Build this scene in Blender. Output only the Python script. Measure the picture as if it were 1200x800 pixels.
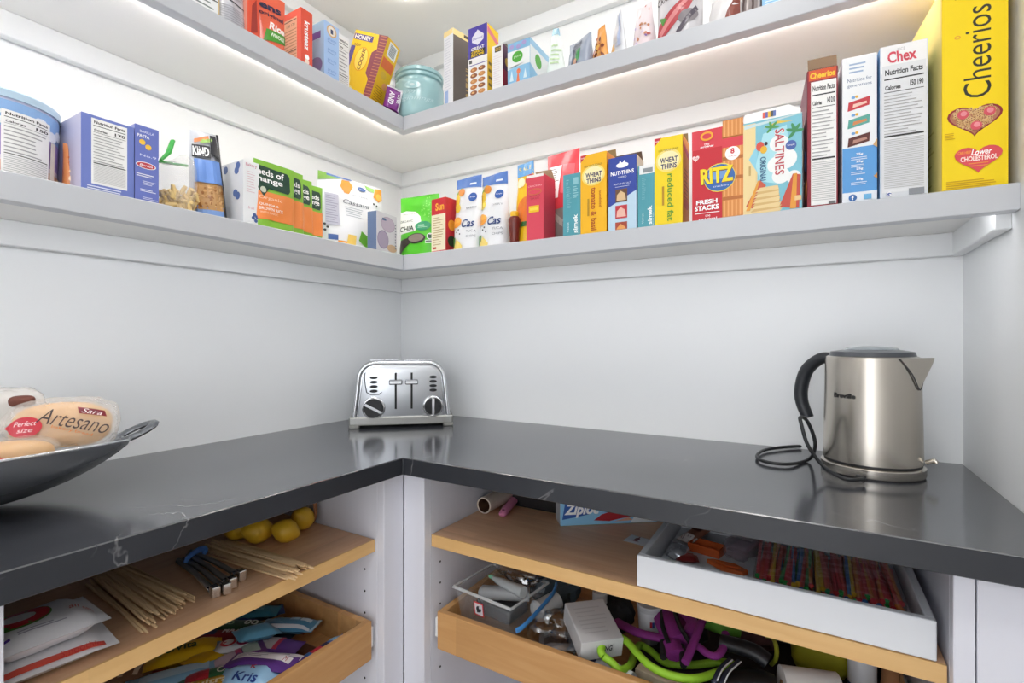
import bpy, bmesh, math, random
from mathutils import Vector, Matrix, noise
for o in list(bpy.data.objects): bpy.data.objects.remove(o, do_unlink=True)
SC = bpy.context.scene
COL = SC.collection
PI = math.pi
R = math.radians
random.seed(7)

# ------------------------------------------------------------------ camera, world, exposure
H = 0.242                      # camera height above the worktop; the unit everything was measured in
FPX = 584.0                    # focal length in pixels of a 1200 px wide frame
ZC = 0.91                      # worktop height
CAM = Vector((5.07*H, -5.372*H, ZC+H))
YAW = R(30.8)
FW = Vector((-math.sin(YAW), math.cos(YAW), 0)); RT = Vector((math.cos(YAW), math.sin(YAW), 0))
cd = bpy.data.cameras.new('camera'); cd.sensor_width = 36; cd.lens = 36*FPX/1200; cd.clip_start = .02
cam = bpy.data.objects.new('camera', cd); COL.objects.link(cam)
cam.location = CAM; cam.rotation_euler = (PI/2, 0, YAW); SC.camera = cam

SC.view_settings.view_transform = 'Standard'; SC.view_settings.look = 'None'
SC.view_settings.exposure = 0.0; SC.view_settings.gamma = 1; SC.view_settings.use_curve_mapping = False

wd = bpy.data.worlds.new('world'); SC.world = wd; wd.use_nodes = True
bgn = wd.node_tree.nodes['Background']; bgn.inputs[0].default_value = (.93, .955, 1, 1); bgn.inputs[1].default_value = 3.2
LED_TOP, LED_UP, LED_MID, CEIL_W = 26.0, 29.0, 12.6, 8.0
la = bpy.data.lights.new('ceiling_lamp_light', 'AREA'); la.shape = 'DISK'; la.size = .34; la.energy = CEIL_W; la.color = (1, .98, .96)
lo = bpy.data.objects.new('ceiling_lamp_light', la); COL.objects.link(lo); lo.location = (1.06, -1.24, 2.445)

def ray(u, v): return FW + RT*((u-600)/FPX) - Vector((0, 0, 1))*((v-400)/FPX)
def at_x(u, v, x): d = ray(u, v); return CAM + d*((x-CAM.x)/d.x)
def at_y(u, v, y): d = ray(u, v); return CAM + d*((y-CAM.y)/d.y)
def at_z(u, v, z): d = ray(u, v); return CAM + d*((z-CAM.z)/d.z)
def depth(p): return (Vector(p)-CAM).dot(FW)

# ------------------------------------------------------------------ materials
def lin(h):
    h = h.lstrip('#'); c = [int(h[i:i+2], 16)/255 for i in (0, 2, 4)]
    return tuple(x/12.92 if x <= .04045 else ((x+.055)/1.055)**2.4 for x in c)+(1,)
MC = {}
def mat(h, rough=.5, metal=0.0, vary=.0, bump=0.0, scale=40, coat=0.0, trans=0.0):
    key = (h, rough, metal, vary, bump, scale, coat, trans)
    if key in MC: return MC[key]
    m = bpy.data.materials.new('m_'+h.lstrip('#')); m.use_nodes = True
    nt = m.node_tree; b = nt.nodes['Principled BSDF']
    b.inputs['Base Color'].default_value = lin(h); b.inputs['Roughness'].default_value = rough
    b.inputs['Metallic'].default_value = metal
    if coat: b.inputs['Coat Weight'].default_value = coat; b.inputs['Coat Roughness'].default_value = .08
    if trans: b.inputs['Transmission Weight'].default_value = trans
    if vary or bump:
        tc = nt.nodes.new('ShaderNodeTexCoord'); n = nt.nodes.new('ShaderNodeTexNoise')
        n.inputs['Scale'].default_value = scale; n.inputs['Detail'].default_value = 4
        nt.links.new(tc.outputs['Object'], n.inputs['Vector'])
        if vary:
            mx = nt.nodes.new('ShaderNodeHueSaturation'); mr = nt.nodes.new('ShaderNodeMapRange')
            mr.inputs[3].default_value = 1-vary; mr.inputs[4].default_value = 1+vary
            nt.links.new(n.outputs['Fac'], mr.inputs[0]); nt.links.new(mr.outputs[0], mx.inputs['Value'])
            mx.inputs['Color'].default_value = lin(h); nt.links.new(mx.outputs[0], b.inputs['Base Color'])
        if bump:
            bp = nt.nodes.new('ShaderNodeBump'); bp.inputs['Strength'].default_value = bump; bp.inputs['Distance'].default_value = .004
            nt.links.new(n.outputs['Fac'], bp.inputs['Height']); nt.links.new(bp.outputs[0], b.inputs['Normal'])
    MC[key] = m; return m
def emit(h, s):
    m = bpy.data.materials.new('glow'); m.use_nodes = True; nt = m.node_tree; nt.nodes.clear()
    o = nt.nodes.new('ShaderNodeOutputMaterial'); e = nt.nodes.new('ShaderNodeEmission')
    e.inputs[0].default_value = lin(h); e.inputs[1].default_value = s; nt.links.new(e.outputs[0], o.inputs[0]); return m
def film(h='#ffffff', fac=.22, rough=.12, tint='#ffffff'):
    key = ('film', h, fac, rough, tint)
    if key in MC: return MC[key]
    m = bpy.data.materials.new('clear_film'); m.use_nodes = True; nt = m.node_tree; nt.nodes.clear()
    o = nt.nodes.new('ShaderNodeOutputMaterial'); mx = nt.nodes.new('ShaderNodeMixShader'); t = nt.nodes.new('ShaderNodeBsdfTransparent')
    g = nt.nodes.new('ShaderNodeBsdfPrincipled'); g.inputs['Base Color'].default_value = lin(h); g.inputs['Roughness'].default_value = rough
    t.inputs[0].default_value = lin(tint); mx.inputs[0].default_value = fac
    tc = nt.nodes.new('ShaderNodeTexCoord'); n = nt.nodes.new('ShaderNodeTexNoise'); n.inputs['Scale'].default_value = 45; n.inputs['Detail'].default_value = 3
    bp = nt.nodes.new('ShaderNodeBump'); bp.inputs['Strength'].default_value = .8; bp.inputs['Distance'].default_value = .006
    nt.links.new(tc.outputs['Object'], n.inputs[0]); nt.links.new(n.outputs[0], bp.inputs['Height']); nt.links.new(bp.outputs[0], g.inputs['Normal'])
    nt.links.new(t.outputs[0], mx.inputs[1]); nt.links.new(g.outputs[0], mx.inputs[2]); nt.links.new(mx.outputs[0], o.inputs[0])
    MC[key] = m; return m
def sheen(fac=.2, rough=.06, tint='#f4f4f4', scale=26):
    key = ('sheen', fac, rough, tint, scale)
    if key in MC: return MC[key]
    m = bpy.data.materials.new('glossy_film'); m.use_nodes = True; nt = m.node_tree; nt.nodes.clear(); L = nt.links.new
    o = nt.nodes.new('ShaderNodeOutputMaterial'); mx = nt.nodes.new('ShaderNodeMixShader'); t = nt.nodes.new('ShaderNodeBsdfTransparent'); g = nt.nodes.new('ShaderNodeBsdfGlossy')
    t.inputs[0].default_value = lin(tint); g.inputs['Roughness'].default_value = rough; mx.inputs[0].default_value = fac
    tc = nt.nodes.new('ShaderNodeTexCoord'); n = nt.nodes.new('ShaderNodeTexNoise'); n.inputs['Scale'].default_value = scale; n.inputs['Detail'].default_value = 2
    bp = nt.nodes.new('ShaderNodeBump'); bp.inputs['Strength'].default_value = 1; bp.inputs['Distance'].default_value = .012
    L(tc.outputs['Object'], n.inputs[0]); L(n.outputs[0], bp.inputs['Height']); L(bp.outputs[0], g.inputs['Normal'])
    L(t.outputs[0], mx.inputs[1]); L(g.outputs[0], mx.inputs[2]); L(mx.outputs[0], o.inputs[0])
    MC[key] = m; return m
def wood_mat(c1, c2, axis=1, stave=.09):
    m = bpy.data.materials.new('wood'); m.use_nodes = True; nt = m.node_tree; b = nt.nodes['Principled BSDF']; L = nt.links.new
    tc = nt.nodes.new('ShaderNodeTexCoord'); mp = nt.nodes.new('ShaderNodeMapping')
    mp.inputs['Scale'].default_value = (14, 1.2, 14) if axis == 1 else (1.2, 14, 14)
    L(tc.outputs['Object'], mp.inputs[0])
    n = nt.nodes.new('ShaderNodeTexNoise'); n.inputs['Scale'].default_value = 5; n.inputs['Detail'].default_value = 6; n.inputs['Distortion'].default_value = .6
    L(mp.outputs[0], n.inputs['Vector'])
    mp2 = nt.nodes.new('ShaderNodeMapping'); mp2.inputs['Scale'].default_value = (1/stave, .9, .01) if axis == 1 else (.9, 1/stave, .01)
    L(tc.outputs['Object'], mp2.inputs[0])
    vo = nt.nodes.new('ShaderNodeTexVoronoi'); vo.inputs['Scale'].default_value = 1; vo.distance = 'CHEBYCHEV'; vo.inputs['Randomness'].default_value = .55
    L(mp2.outputs[0], vo.inputs['Vector'])
    r = nt.nodes.new('ShaderNodeValToRGB'); r.color_ramp.elements[0].color = lin(c1); r.color_ramp.elements[1].color = lin(c2)
    r.color_ramp.elements[0].position = .3; r.color_ramp.elements[1].position = .72
    L(n.outputs['Fac'], r.inputs[0])
    sp = nt.nodes.new('ShaderNodeSeparateColor'); L(vo.outputs['Color'], sp.inputs[0])
    mr = nt.nodes.new('ShaderNodeMapRange'); mr.inputs[3].default_value = .84; mr.inputs[4].default_value = 1.14; L(sp.outputs[0], mr.inputs[0])
    hs = nt.nodes.new('ShaderNodeHueSaturation'); L(mr.outputs[0], hs.inputs['Value']); L(r.outputs[0], hs.inputs['Color']); L(hs.outputs[0], b.inputs['Base Color'])
    b.inputs['Roughness'].default_value = .42
    return m
def stone_mat(c1, c2, rough, ior):
    m = bpy.data.materials.new('dark_quartz'); m.use_nodes = True; nt = m.node_tree; b = nt.nodes['Principled BSDF']; L = nt.links.new
    tc = nt.nodes.new('ShaderNodeTexCoord')
    n = nt.nodes.new('ShaderNodeTexNoise'); n.inputs['Scale'].default_value = 3.2; n.inputs['Detail'].default_value = 8; L(tc.outputs['Object'], n.inputs[0])
    n2 = nt.nodes.new('ShaderNodeTexNoise'); n2.inputs['Scale'].default_value = 2.6; n2.inputs['Detail'].default_value = 5; n2.inputs['Distortion'].default_value = 1.4
    L(tc.outputs['Object'], n2.inputs[0])
    s = nt.nodes.new('ShaderNodeMath'); s.operation = 'SUBTRACT'; s.inputs[1].default_value = .5; L(n2.outputs['Fac'], s.inputs[0])
    a = nt.nodes.new('ShaderNodeMath'); a.operation = 'ABSOLUTE'; L(s.outputs[0], a.inputs[0])
    vr = nt.nodes.new('ShaderNodeMapRange'); vr.inputs[1].default_value = 0; vr.inputs[2].default_value = .005; vr.inputs[3].default_value = .32; vr.inputs[4].default_value = 0
    L(a.outputs[0], vr.inputs[0])
    n3 = nt.nodes.new('ShaderNodeTexNoise'); n3.inputs['Scale'].default_value = 7; L(tc.outputs['Object'], n3.inputs[0])
    r3 = nt.nodes.new('ShaderNodeMapRange'); r3.inputs[1].default_value = .5; r3.inputs[2].default_value = .68; L(n3.outputs['Fac'], r3.inputs[0])
    mu = nt.nodes.new('ShaderNodeMath'); mu.operation = 'MULTIPLY'; L(vr.outputs[0], mu.inputs[0]); L(r3.outputs[0], mu.inputs[1])
    r = nt.nodes.new('ShaderNodeValToRGB'); r.color_ramp.elements[0].color = lin(c1); r.color_ramp.elements[1].color = lin(c2)
    r.color_ramp.elements[0].position = .35; r.color_ramp.elements[1].position = .7; L(n.outputs['Fac'], r.inputs[0])
    mx = nt.nodes.new('ShaderNodeMix'); mx.data_type = 'RGBA'; L(mu.outputs[0], mx.inputs[0]); L(r.outputs[0], mx.inputs[6]); mx.inputs[7].default_value = lin('#cfcfcf')
    L(mx.outputs[2], b.inputs['Base Color']); b.inputs['Roughness'].default_value = rough; b.inputs['IOR'].default_value = ior
    return m

# ------------------------------------------------------------------ mesh helpers
class G:
    def __init__(s): s.v = []; s.f = []; s.m = []
    def add(s, vs, fs, mi=0, xf=None):
        o = len(s.v)
        s.v += [tuple(xf @ Vector(p)) if xf else tuple(p) for p in vs]
        s.f += [tuple(i+o for i in f) for f in fs]; s.m += [mi]*len(fs); return s
    def box(s, x0, x1, y0, y1, z0, z1, mi=0, xf=None, mats6=None):
        vs = [(x, y, z) for z in (z0, z1) for y in (y0, y1) for x in (x0, x1)]
        fs = [(0, 2, 3, 1), (4, 5, 7, 6), (0, 1, 5, 4), (2, 6, 7, 3), (0, 4, 6, 2), (1, 3, 7, 5)]  # bottom top front back left right
        s.add(vs, fs, mi, xf)
        if mats6: s.m[-6:] = mats6
        return s
    def tube(s, pts, r, n=8, mi=0, flat=1.0, caps=True):
        pts = [Vector(p) for p in pts]; k = len(pts); rr = r if isinstance(r, (list, tuple)) else [r]*k
        vs = []; up = Vector((0, 0, 1)); prev = None
        for i, p in enumerate(pts):
            t = (pts[min(i+1, k-1)]-pts[max(i-1, 0)]).normalized()
            if prev is None:
                a = up if abs(t.z) < .9 else Vector((1, 0, 0)); nn = (a - t*a.dot(t)).normalized()
            else: nn = (prev - t*prev.dot(t)).normalized()
            prev = nn; bb = t.cross(nn)
            for j in range(n):
                an = 2*PI*j/n; vs.append(p + nn*(rr[i]*flat*math.cos(an)) + bb*(rr[i]*math.sin(an)))
        fs = [(i*n+j, i*n+(j+1) % n, (i+1)*n+(j+1) % n, (i+1)*n+j) for i in range(k-1) for j in range(n)]
        if caps: fs += [tuple(range(n-1, -1, -1)), tuple(range((k-1)*n, k*n))]
        return s.add(vs, fs, mi)
    def lathe(s, prof, n=28, mi=0, xf=None, caps=True, sx=1, sy=1):
        vs = [(r*math.cos(2*PI*j/n)*sx, r*math.sin(2*PI*j/n)*sy, z) for r, z in prof for j in range(n)]
        fs = [(i*n+j, i*n+(j+1) % n, (i+1)*n+(j+1) % n, (i+1)*n+j) for i in range(len(prof)-1) for j in range(n)]
        if caps: fs += [tuple(range(n-1, -1, -1)), tuple(range((len(prof)-1)*n, len(prof)*n))]
        return s.add(vs, fs, mi, xf)
    def grid(s, fn, nu, nv, mi=0):
        vs = [fn(i/nu, j/nv) for j in range(nv+1) for i in range(nu+1)]
        fs = [(j*(nu+1)+i, j*(nu+1)+i+1, (j+1)*(nu+1)+i+1, (j+1)*(nu+1)+i) for j in range(nv) for i in range(nu)]
        return s.add(vs, fs, mi)
    def prism(s, poly, d0, d1, axis='y', mi=0, xf=None):
        n = len(poly)
        def P(a, b, d): return (a, d, b) if axis == 'y' else ((d, a, b) if axis == 'x' else (a, b, d))
        vs = [P(a, b, d0) for a, b in poly]+[P(a, b, d1) for a, b in poly]
        fs = [tuple(range(n)), tuple(range(2*n-1, n-1, -1))]+[(i, (i+1) % n, n+(i+1) % n, n+i) for i in range(n)]
        return s.add(vs, fs, mi, xf)
    def build(s, name, mats, parent=None, smooth=None, bevel=0, seg=1, weld=False):
        me = bpy.data.meshes.new(name); me.from_pydata(s.v, [], s.f); me.polygons.foreach_set('material_index', s.m)
        for m in (mats if isinstance(mats, (list, tuple)) else [mats]): me.materials.append(m)
        bm = bmesh.new(); bm.from_mesh(me)
        if weld: bmesh.ops.remove_doubles(bm, verts=bm.verts, dist=1e-5)
        bmesh.ops.recalc_face_normals(bm, faces=bm.faces)
        if bevel:
            es = [e for e in bm.edges if len(e.link_faces) == 2 and e.calc_face_angle(0) > .5]
            bmesh.ops.bevel(bm, geom=es, offset=bevel, segments=seg, affect='EDGES', profile=.5)
        bm.to_mesh(me); bm.free()
        if smooth is not None:
            me.polygons.foreach_set('use_smooth', [True]*len(me.polygons)); me.set_sharp_from_angle(angle=R(smooth))
        o = bpy.data.objects.new(name, me); COL.objects.link(o)
        if parent: o.parent = parent
        return o
def tag(o, label=None, cat=None, group=None, kind=None):
    for k, v in (('label', label), ('category', cat), ('group', group), ('kind', kind)):
        if v: o[k] = v
    return o
def empty(name, loc, rz=0, label=None, cat=None, group=None):
    o = bpy.data.objects.new(name, None); COL.objects.link(o); o.location = loc; o.rotation_euler = (0, 0, rz); o.empty_display_size = .02
    return tag(o, label, cat, group)
def struct(name, g, m, **k): return tag(g.build(name, m, **k), kind='structure')
def crom(pts, n=6, closed=False):
    P = [Vector(p) for p in pts]; out = []; k = len(P)
    for i in range(k if closed else k-1):
        a, b, c, d = (P[(i-1) % k], P[i], P[(i+1) % k], P[(i+2) % k]) if closed else (P[max(i-1, 0)], P[i], P[i+1], P[min(i+2, k-1)])
        for j in range(n):
            t = j/n; out.append(.5*((2*b)+(c-a)*t+(2*a-5*b+4*c-d)*t*t+(3*b-a-3*c+d)*t**3))
    out.append(P[0] if closed else P[-1]); return out
def copy_thing(o, parent=None):
    c = o.copy(); COL.objects.link(c); c.parent = parent
    for ch in o.children: copy_thing(ch, c)
    return c

# ------------------------------------------------------------------ flat print on packs
TXT = {}
def glyphs(s, bold, shear):
    key = (s, bold, shear)
    if key in TXT: return TXT[key]
    cu = bpy.data.curves.new('t', 'FONT'); cu.body = s; cu.size = 1; cu.resolution_u = 3; cu.offset = bold; cu.shear = shear; cu.fill_mode = 'FRONT'
    o = bpy.data.objects.new('t', cu); me = o.to_mesh()
    vs = [(v.co.x, v.co.y) for v in me.vertices]; fs = [tuple(p.vertices) for p in me.polygons]
    o.to_mesh_clear(); bpy.data.objects.remove(o); bpy.data.curves.remove(cu)
    x0 = min(p[0] for p in vs); x1 = max(p[0] for p in vs); y0 = min(p[1] for p in vs); y1 = max(p[1] for p in vs)
    vs = [((x-(x0+x1)/2)/(x1-x0), (y-(y0+y1)/2)/(y1-y0)) for x, y in vs]
    TXT[key] = (vs, fs, (x1-x0), (y1-y0)); return TXT[key]
class Print:
    """flat graphics on a face of w x h metres; x, y are fractions of the face"""
    def __init__(s, w, h): s.w = w; s.h = h; s.items = []; s.rnd = random.Random(int(w*1e5+h*1e4))
    def poly(s, pts, c): s.items.append(([tuple(p) for p in pts], [tuple(range(len(pts)))], c)); return s
    def rect(s, x0, y0, x1, y1, c): return s.poly([(x0, y0), (x1, y0), (x1, y1), (x0, y1)], c)
    def ell(s, cx, cy, rx, ry, c, n=22, rot=0):
        """rx is a fraction of the width; ry, when None, makes a true circle"""
        a = rx*s.w; b = a if ry is None else ry*s.h; pts = []
        for i in range(n):
            t = 2*PI*i/n; x, y = a*math.cos(t), b*math.sin(t); ca, sa = math.cos(rot), math.sin(rot)
            pts.append((cx+(x*ca-y*sa)/s.w, cy+(x*sa+y*ca)/s.h))
        return s.poly(pts, c)
    def heart(s, cx, cy, r, c, sy=1):
        pts = []
        for i in range(36):
            t = 2*PI*i/36; x = 16*math.sin(t)**3; y = 13*math.cos(t)-5*math.cos(2*t)-2*math.cos(3*t)-math.cos(4*t)
            pts.append((cx+x/16*r, cy+y/16*r*s.w/s.h*sy))
        return s.poly(pts, c)
    def t(s, txt, cx, cy, tw=None, th=None, c='#111111', rot=0, sh=0, b=0.0):
        vs, fs, gw, gh = glyphs(txt, b, sh); side = rot in (90, -90)
        LW = (s.h if side else s.w); LH = (s.w if side else s.h)
        W = tw*LW if tw else None; T = th*LH if th else None
        if W is None: W = T*gw/gh
        if T is None: T = W*gh/gw
        ca, sa = math.cos(R(rot)), math.sin(R(rot)); out = []
        for x, y in vs:
            X, Y = x*W, y*T; out.append((cx+(X*ca-Y*sa)/s.w, cy+(X*sa+Y*ca)/s.h))
        s.items.append((out, fs, c)); return s
    def lines(s, x0, y0, x1, y1, n, c='#777777', fill=.45, ragged=True, rot=0):
        fs = []; vs = []
        for i in range(n):
            a = y0+(y1-y0)*(i+.5-fill/2)/n; b = a+(y1-y0)*fill/n
            e = x1-(x1-x0)*(s.rnd.random()*.4 if ragged else 0); o = len(vs)
            vs += [(x0, a), (e, a), (e, b), (x0, b)]; fs.append((o, o+1, o+2, o+3))
        if rot:
            vs = [(x0+(y-y0)/(y1-y0)*(x1-x0), y0+(x-x0)/(x1-x0)*(y1-y0)) for x, y in vs]
        s.items.append((vs, fs, c)); return s
    def nutri(s, x0, y0, x1, y1, title='Nutrition Facts', bg='#f4f4f2', ink='#333333', cal=None, rows=22, half=.45):
        if bg: s.rect(x0, y0, x1, y1, bg)
        w = x1-x0; h = y1-y0; m = .05*w
        s.t(title, (x0+x1)/2, y1-.055*h, tw=w*.86, th=.045*h, c=ink, b=.03)
        s.rect(x0+m, y1-.115*h, x1-m, y1-.105*h, ink)
        s.t('Calories', x0+m+w*.2, y1-.175*h, tw=w*.36, th=.035*h, c=ink, b=.03)
        if cal: s.t(cal, x1-m-w*.16, y1-.165*h, tw=w*.3, th=.045*h, c=ink, b=.03)
        s.rect(x0+m, y1-.215*h, x1-m, y1-.21*h, ink)
        n1 = int(rows*half)
        s.lines(x0+m, y0+h*(1-half-.22), x1-m, y1-.23*h, n1, '#a9a9a9', .28)
        s.rect(x0+m, y0+h*(.765-half), x1-m, y0+h*(.778-half), ink)
        s.lines(x0+m, y0+.03*h, x1-m, y0+h*(.75-half), rows-n1, '#b9b9b9', .3, ragged=False)
        return s
    def build(s, name, parent, fn, cell=None, rough=.45):
        hexes = []; g = G()
        for k, (vs, fs, c) in enumerate(s.items):
            if c not in hexes: hexes.append(c)
            mi = hexes.index(c); off = .0004+min(.00012, (.004 if cell else .0014)/len(s.items))*k
            if cell:
                bm = bmesh.new(); bv = [bm.verts.new((x*s.w, y*s.h, 0)) for x, y in vs]
                for f in fs:
                    try: bm.faces.new([bv[i] for i in f])
                    except ValueError: pass
                bmesh.ops.triangulate(bm, faces=bm.faces[:])
                for _ in range(7):
                    es = [e for e in bm.edges if e.calc_length() > cell]
                    if not es: break
                    bmesh.ops.subdivide_edges(bm, edges=es, cuts=1); bmesh.ops.triangulate(bm, faces=bm.faces[:])
                bm.verts.index_update()
                vs = [(v.co.x/s.w, v.co.y/s.h) for v in bm.verts]; fs = [tuple(v.index for v in f.verts) for f in bm.faces]; bm.free()
            g.add([fn(x, y, off) for x, y in vs], fs, mi)
        me = bpy.data.meshes.new(name); me.from_pydata(g.v, [], g.f); me.polygons.foreach_set('material_index', g.m)
        for h in hexes: me.materials.append(mat(h, rough))
        o = bpy.data.objects.new(name, me); COL.objects.link(o); o.parent = parent
        return o
# ------------------------------------------------------------------ the room
W = 6.15*H; YB = -2.3; ZT = 2.5
PAINT = mat('#eef0f1', .38, vary=.015, scale=3); PAINT2 = mat('#e9ebed', .35); GLOSSW = mat('#f3f3f1', .25)
g = G(); g.box(-.1, 0, YB, .1, 0, ZT); struct('wall_left', g, PAINT)
g = G(); g.box(0, W+.1, 0, .1, 0, ZT); struct('wall_back', g, PAINT)
g = G(); g.box(W, W+.1, YB, 0, 0, ZT); struct('wall_right', g, PAINT)
g = G(); g.box(-.1, .6, YB-.1, YB, 0, ZT); g.box(1.44, W+.1, YB-.1, YB, 0, ZT); g.box(.6, 1.44, YB-.1, YB, 2.06, ZT); struct('wall_front', g, PAINT)
g = G(); g.box(-.1, W+.1, YB-.1, .1, ZT, ZT+.05); struct('ceiling', g, mat('#f4f4f2', .7))
g = G(); g.box(-1.4, W+1.4, -4.6, .1, -.05, 0); struct('floor', g, wood_mat('#d8cfc2', '#e4dccf', 1, .12))
for k, (a, b) in enumerate(((.54, .6), (1.44, 1.488))):
    g = G(); g.box(a, b, YB, YB+.015, 0, 2.06); struct('trim_%d' % (20+k), g, GLOSSW)
# ceiling lamp
cl = empty('ceiling_lamp', (1.06, -1.24, ZT), 0, 'round white flush ceiling lamp above the open floor', 'lamp')
g = G(); g.lathe([(.2, -.002), (.2, -.03), (.185, -.04)], 32); g.build('lamp_ring', mat('#f0f0ee', .4), cl, smooth=40)
g = G(); g.lathe([(.18, -.035), (.18, -.045), (.15, -.05)], 32); g.build('diffuser', emit('#fff6ec', 2.0), cl, smooth=40)

# wall shelves with a lip along the front and a light strip tucked behind it
DL, DR = .30, .31
SHELF = {'mid': (.948, .884, .784), 'up': (2.47, 2.398, 2.322), 'top': (3.99, 3.92, 3.844)}
ZS = {}
LIP = .026
FASC = mat('#c3c6cb', .35); BOARD = mat('#ecebe8', .4)  # front lips greyed: weaker light on them put into the colour
def lpoly(a, b): return [(0, YB), (a, YB), (a, -b), (W, -b), (W, 0), (0, 0)]
for key, lab, led in (('mid', 'white wall shelf just above the worktop, wrapping the corner', LED_MID),
                      ('up', 'white wall shelf carrying the jar, second above the worktop', LED_UP),
                      ('top', 'white wall shelf highest of the three, above the jar', LED_TOP)):
    zt, zu, zb = (CAM.z+c*H for c in SHELF[key]); ZS[key] = zt
    root = empty('wall_shelf', (0, 0, zt), 0, lab, 'shelf', 'white wall shelves around the pantry')
    g = G(); g.prism(lpoly(DL-LIP, DR-LIP), zu-zt, 0, 'z'); g.build('board', BOARD, root)
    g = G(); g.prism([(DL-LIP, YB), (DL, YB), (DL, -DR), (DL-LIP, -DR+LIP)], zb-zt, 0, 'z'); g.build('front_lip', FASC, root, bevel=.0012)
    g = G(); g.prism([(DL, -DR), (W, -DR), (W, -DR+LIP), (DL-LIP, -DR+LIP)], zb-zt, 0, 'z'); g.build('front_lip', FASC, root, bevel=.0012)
    E = emit('#fff8f2' if key != 'mid' else '#fafafd', led)
    g = G(); g.box(DL-LIP-.012, DL-LIP-.001, YB+.02, -DR+LIP, zb-zt+.0085, zb-zt+.0125); g.build('light_strip', E, root)
    g = G(); g.box(DL-LIP, W-.03, -DR+LIP+.001, -DR+LIP+.012, zb-zt+.0085, zb-zt+.0125); g.build('light_strip', E, root)
# cleats under the shelves
ck = 1; CT = .02; CH = .045; CLE = mat('#e6e8e9', .3)
for key in ('mid', 'up', 'top'):
    zu = CAM.z+SHELF[key][1]*H
    for bx in ((0, CT, YB, 0), (CT, W, -CT, 0), (W-CT, W, -.276, -CT)):
        g = G(); g.box(*bx, zu-CH, zu); struct('trim_%d' % ck, g, CLE, bevel=.0015); ck += 1

# worktop
CL, CR = 2.063*H, 2.165*H; CTH = .036
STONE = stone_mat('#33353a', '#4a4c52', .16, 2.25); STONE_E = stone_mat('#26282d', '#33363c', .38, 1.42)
g = G(); g.prism([(.0, YB), (CL, YB), (CL, -CR), (W, -CR), (W, 0), (0, 0)], -CTH, 0, 'z')
ct = g.build('worktop', [STONE, STONE_E], bevel=.0015)
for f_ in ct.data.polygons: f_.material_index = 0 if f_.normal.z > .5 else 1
ct.location.z = ZC
tag(ct, 'dark grey stone worktop with pale veins, L-shaped around the corner', 'worktop')

# base cabinets
FX, FY = 1.96*H, 2.045*H          # front planes of left and right run
PL, PR = -2.284*H, 2.199*H        # end panels beside the inner corner
CAB = mat('#dcdde6', .45); CABD = mat('#d3d4de', .5)
ZB = ZC-CTH
WOODL = wood_mat('#dca983', '#eabf98', 1); WOODR = wood_mat('#dca983', '#eabf98', 0)
WEDGE = wood_mat('#deb072', '#e8be80', 1); WEDGER = wood_mat('#deb072', '#e8be80', 0)
WDR = wood_mat('#c8955c', '#d6a66e', 1, .05); WDRR = wood_mat('#c8955c', '#d6a66e', 0, .05)
zsh = CAM.z-1.703*H; TSH = .025
zdt, zdb = CAM.z-2.37*H, CAM.z-2.70*H

def holes(parent, pts, normal_axis):
    first = None
    for p in pts:
        if first is None:
            g = G(); g.lathe([(.0022, 0), (.0022, .0008)], 8, xf=Matrix.Rotation(PI/2, 4, 'X') if normal_axis == 'y' else Matrix.Rotation(PI/2, 4, 'Y'))
            first = g.build('shelf_pin_hole', mat('#222226', .7), parent); o = first
        else:
            o = first.copy(); COL.objects.link(o); o.parent = parent
        o.location = p
hz = [CAM.z-(1.80+.19*k)*H for k in range(9)]
YL0 = -4.616*H
cabL = empty('base_cabinet', (.24, -.85, 0), 0, 'open white base cabinet with wooden shelf of skewers and a snack drawer', 'cabinet', 'base cabinets under the worktop')
oL = Vector((.24, -.85, 0))
def cpart(root, org, name, m, *boxes, **k):
    g = G()
    for b in boxes: g.box(b[0]-org.x, b[1]-org.x, b[2]-org.y, b[3]-org.y, b[4], b[5])
    return g.build(name, m, root, **k)
sp = cpart(cabL, oL, 'side_panel', CAB, (.002, FX-.02, PL, PL+.018, 0, ZB))
holes(cabL, [Vector((FX-.055, PL-.0005, z))-oL for z in hz if abs(z-zsh) > .03], 'y')
cpart(cabL, oL, 'side_panel', CAB, (.002, FX-.02, YL0-.06, YL0-.042, 0, ZB))
cpart(cabL, oL, 'back_panel', CABD, (.002, .012, YL0-.042, PL, 0, ZB))
cpart(cabL, oL, 'bottom_panel', CAB, (.012, FX-.02, YL0-.042, PL, .1, .12))
cpart(cabL, oL, 'stile', CAB, (FX-.02, FX, PL, -FY-.0005, 0, ZB), bevel=.001)
cpart(cabL, oL, 'stile', CAB, (FX-.02, FX, YL0-.06, YL0, 0, ZB), bevel=.001)
sh = cpart(cabL, oL, 'shelf', WOODL, (.014, 1.859*H-.004, YL0-.04, PL-.002, zsh-TSH, zsh))
g = G(); g.box(1.859*H-.004-oL.x, 1.859*H-oL.x, YL0-.04-oL.y, PL-.002-oL.y, zsh-TSH, zsh); g.build('shelf_edging', WEDGE, sh)
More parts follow.
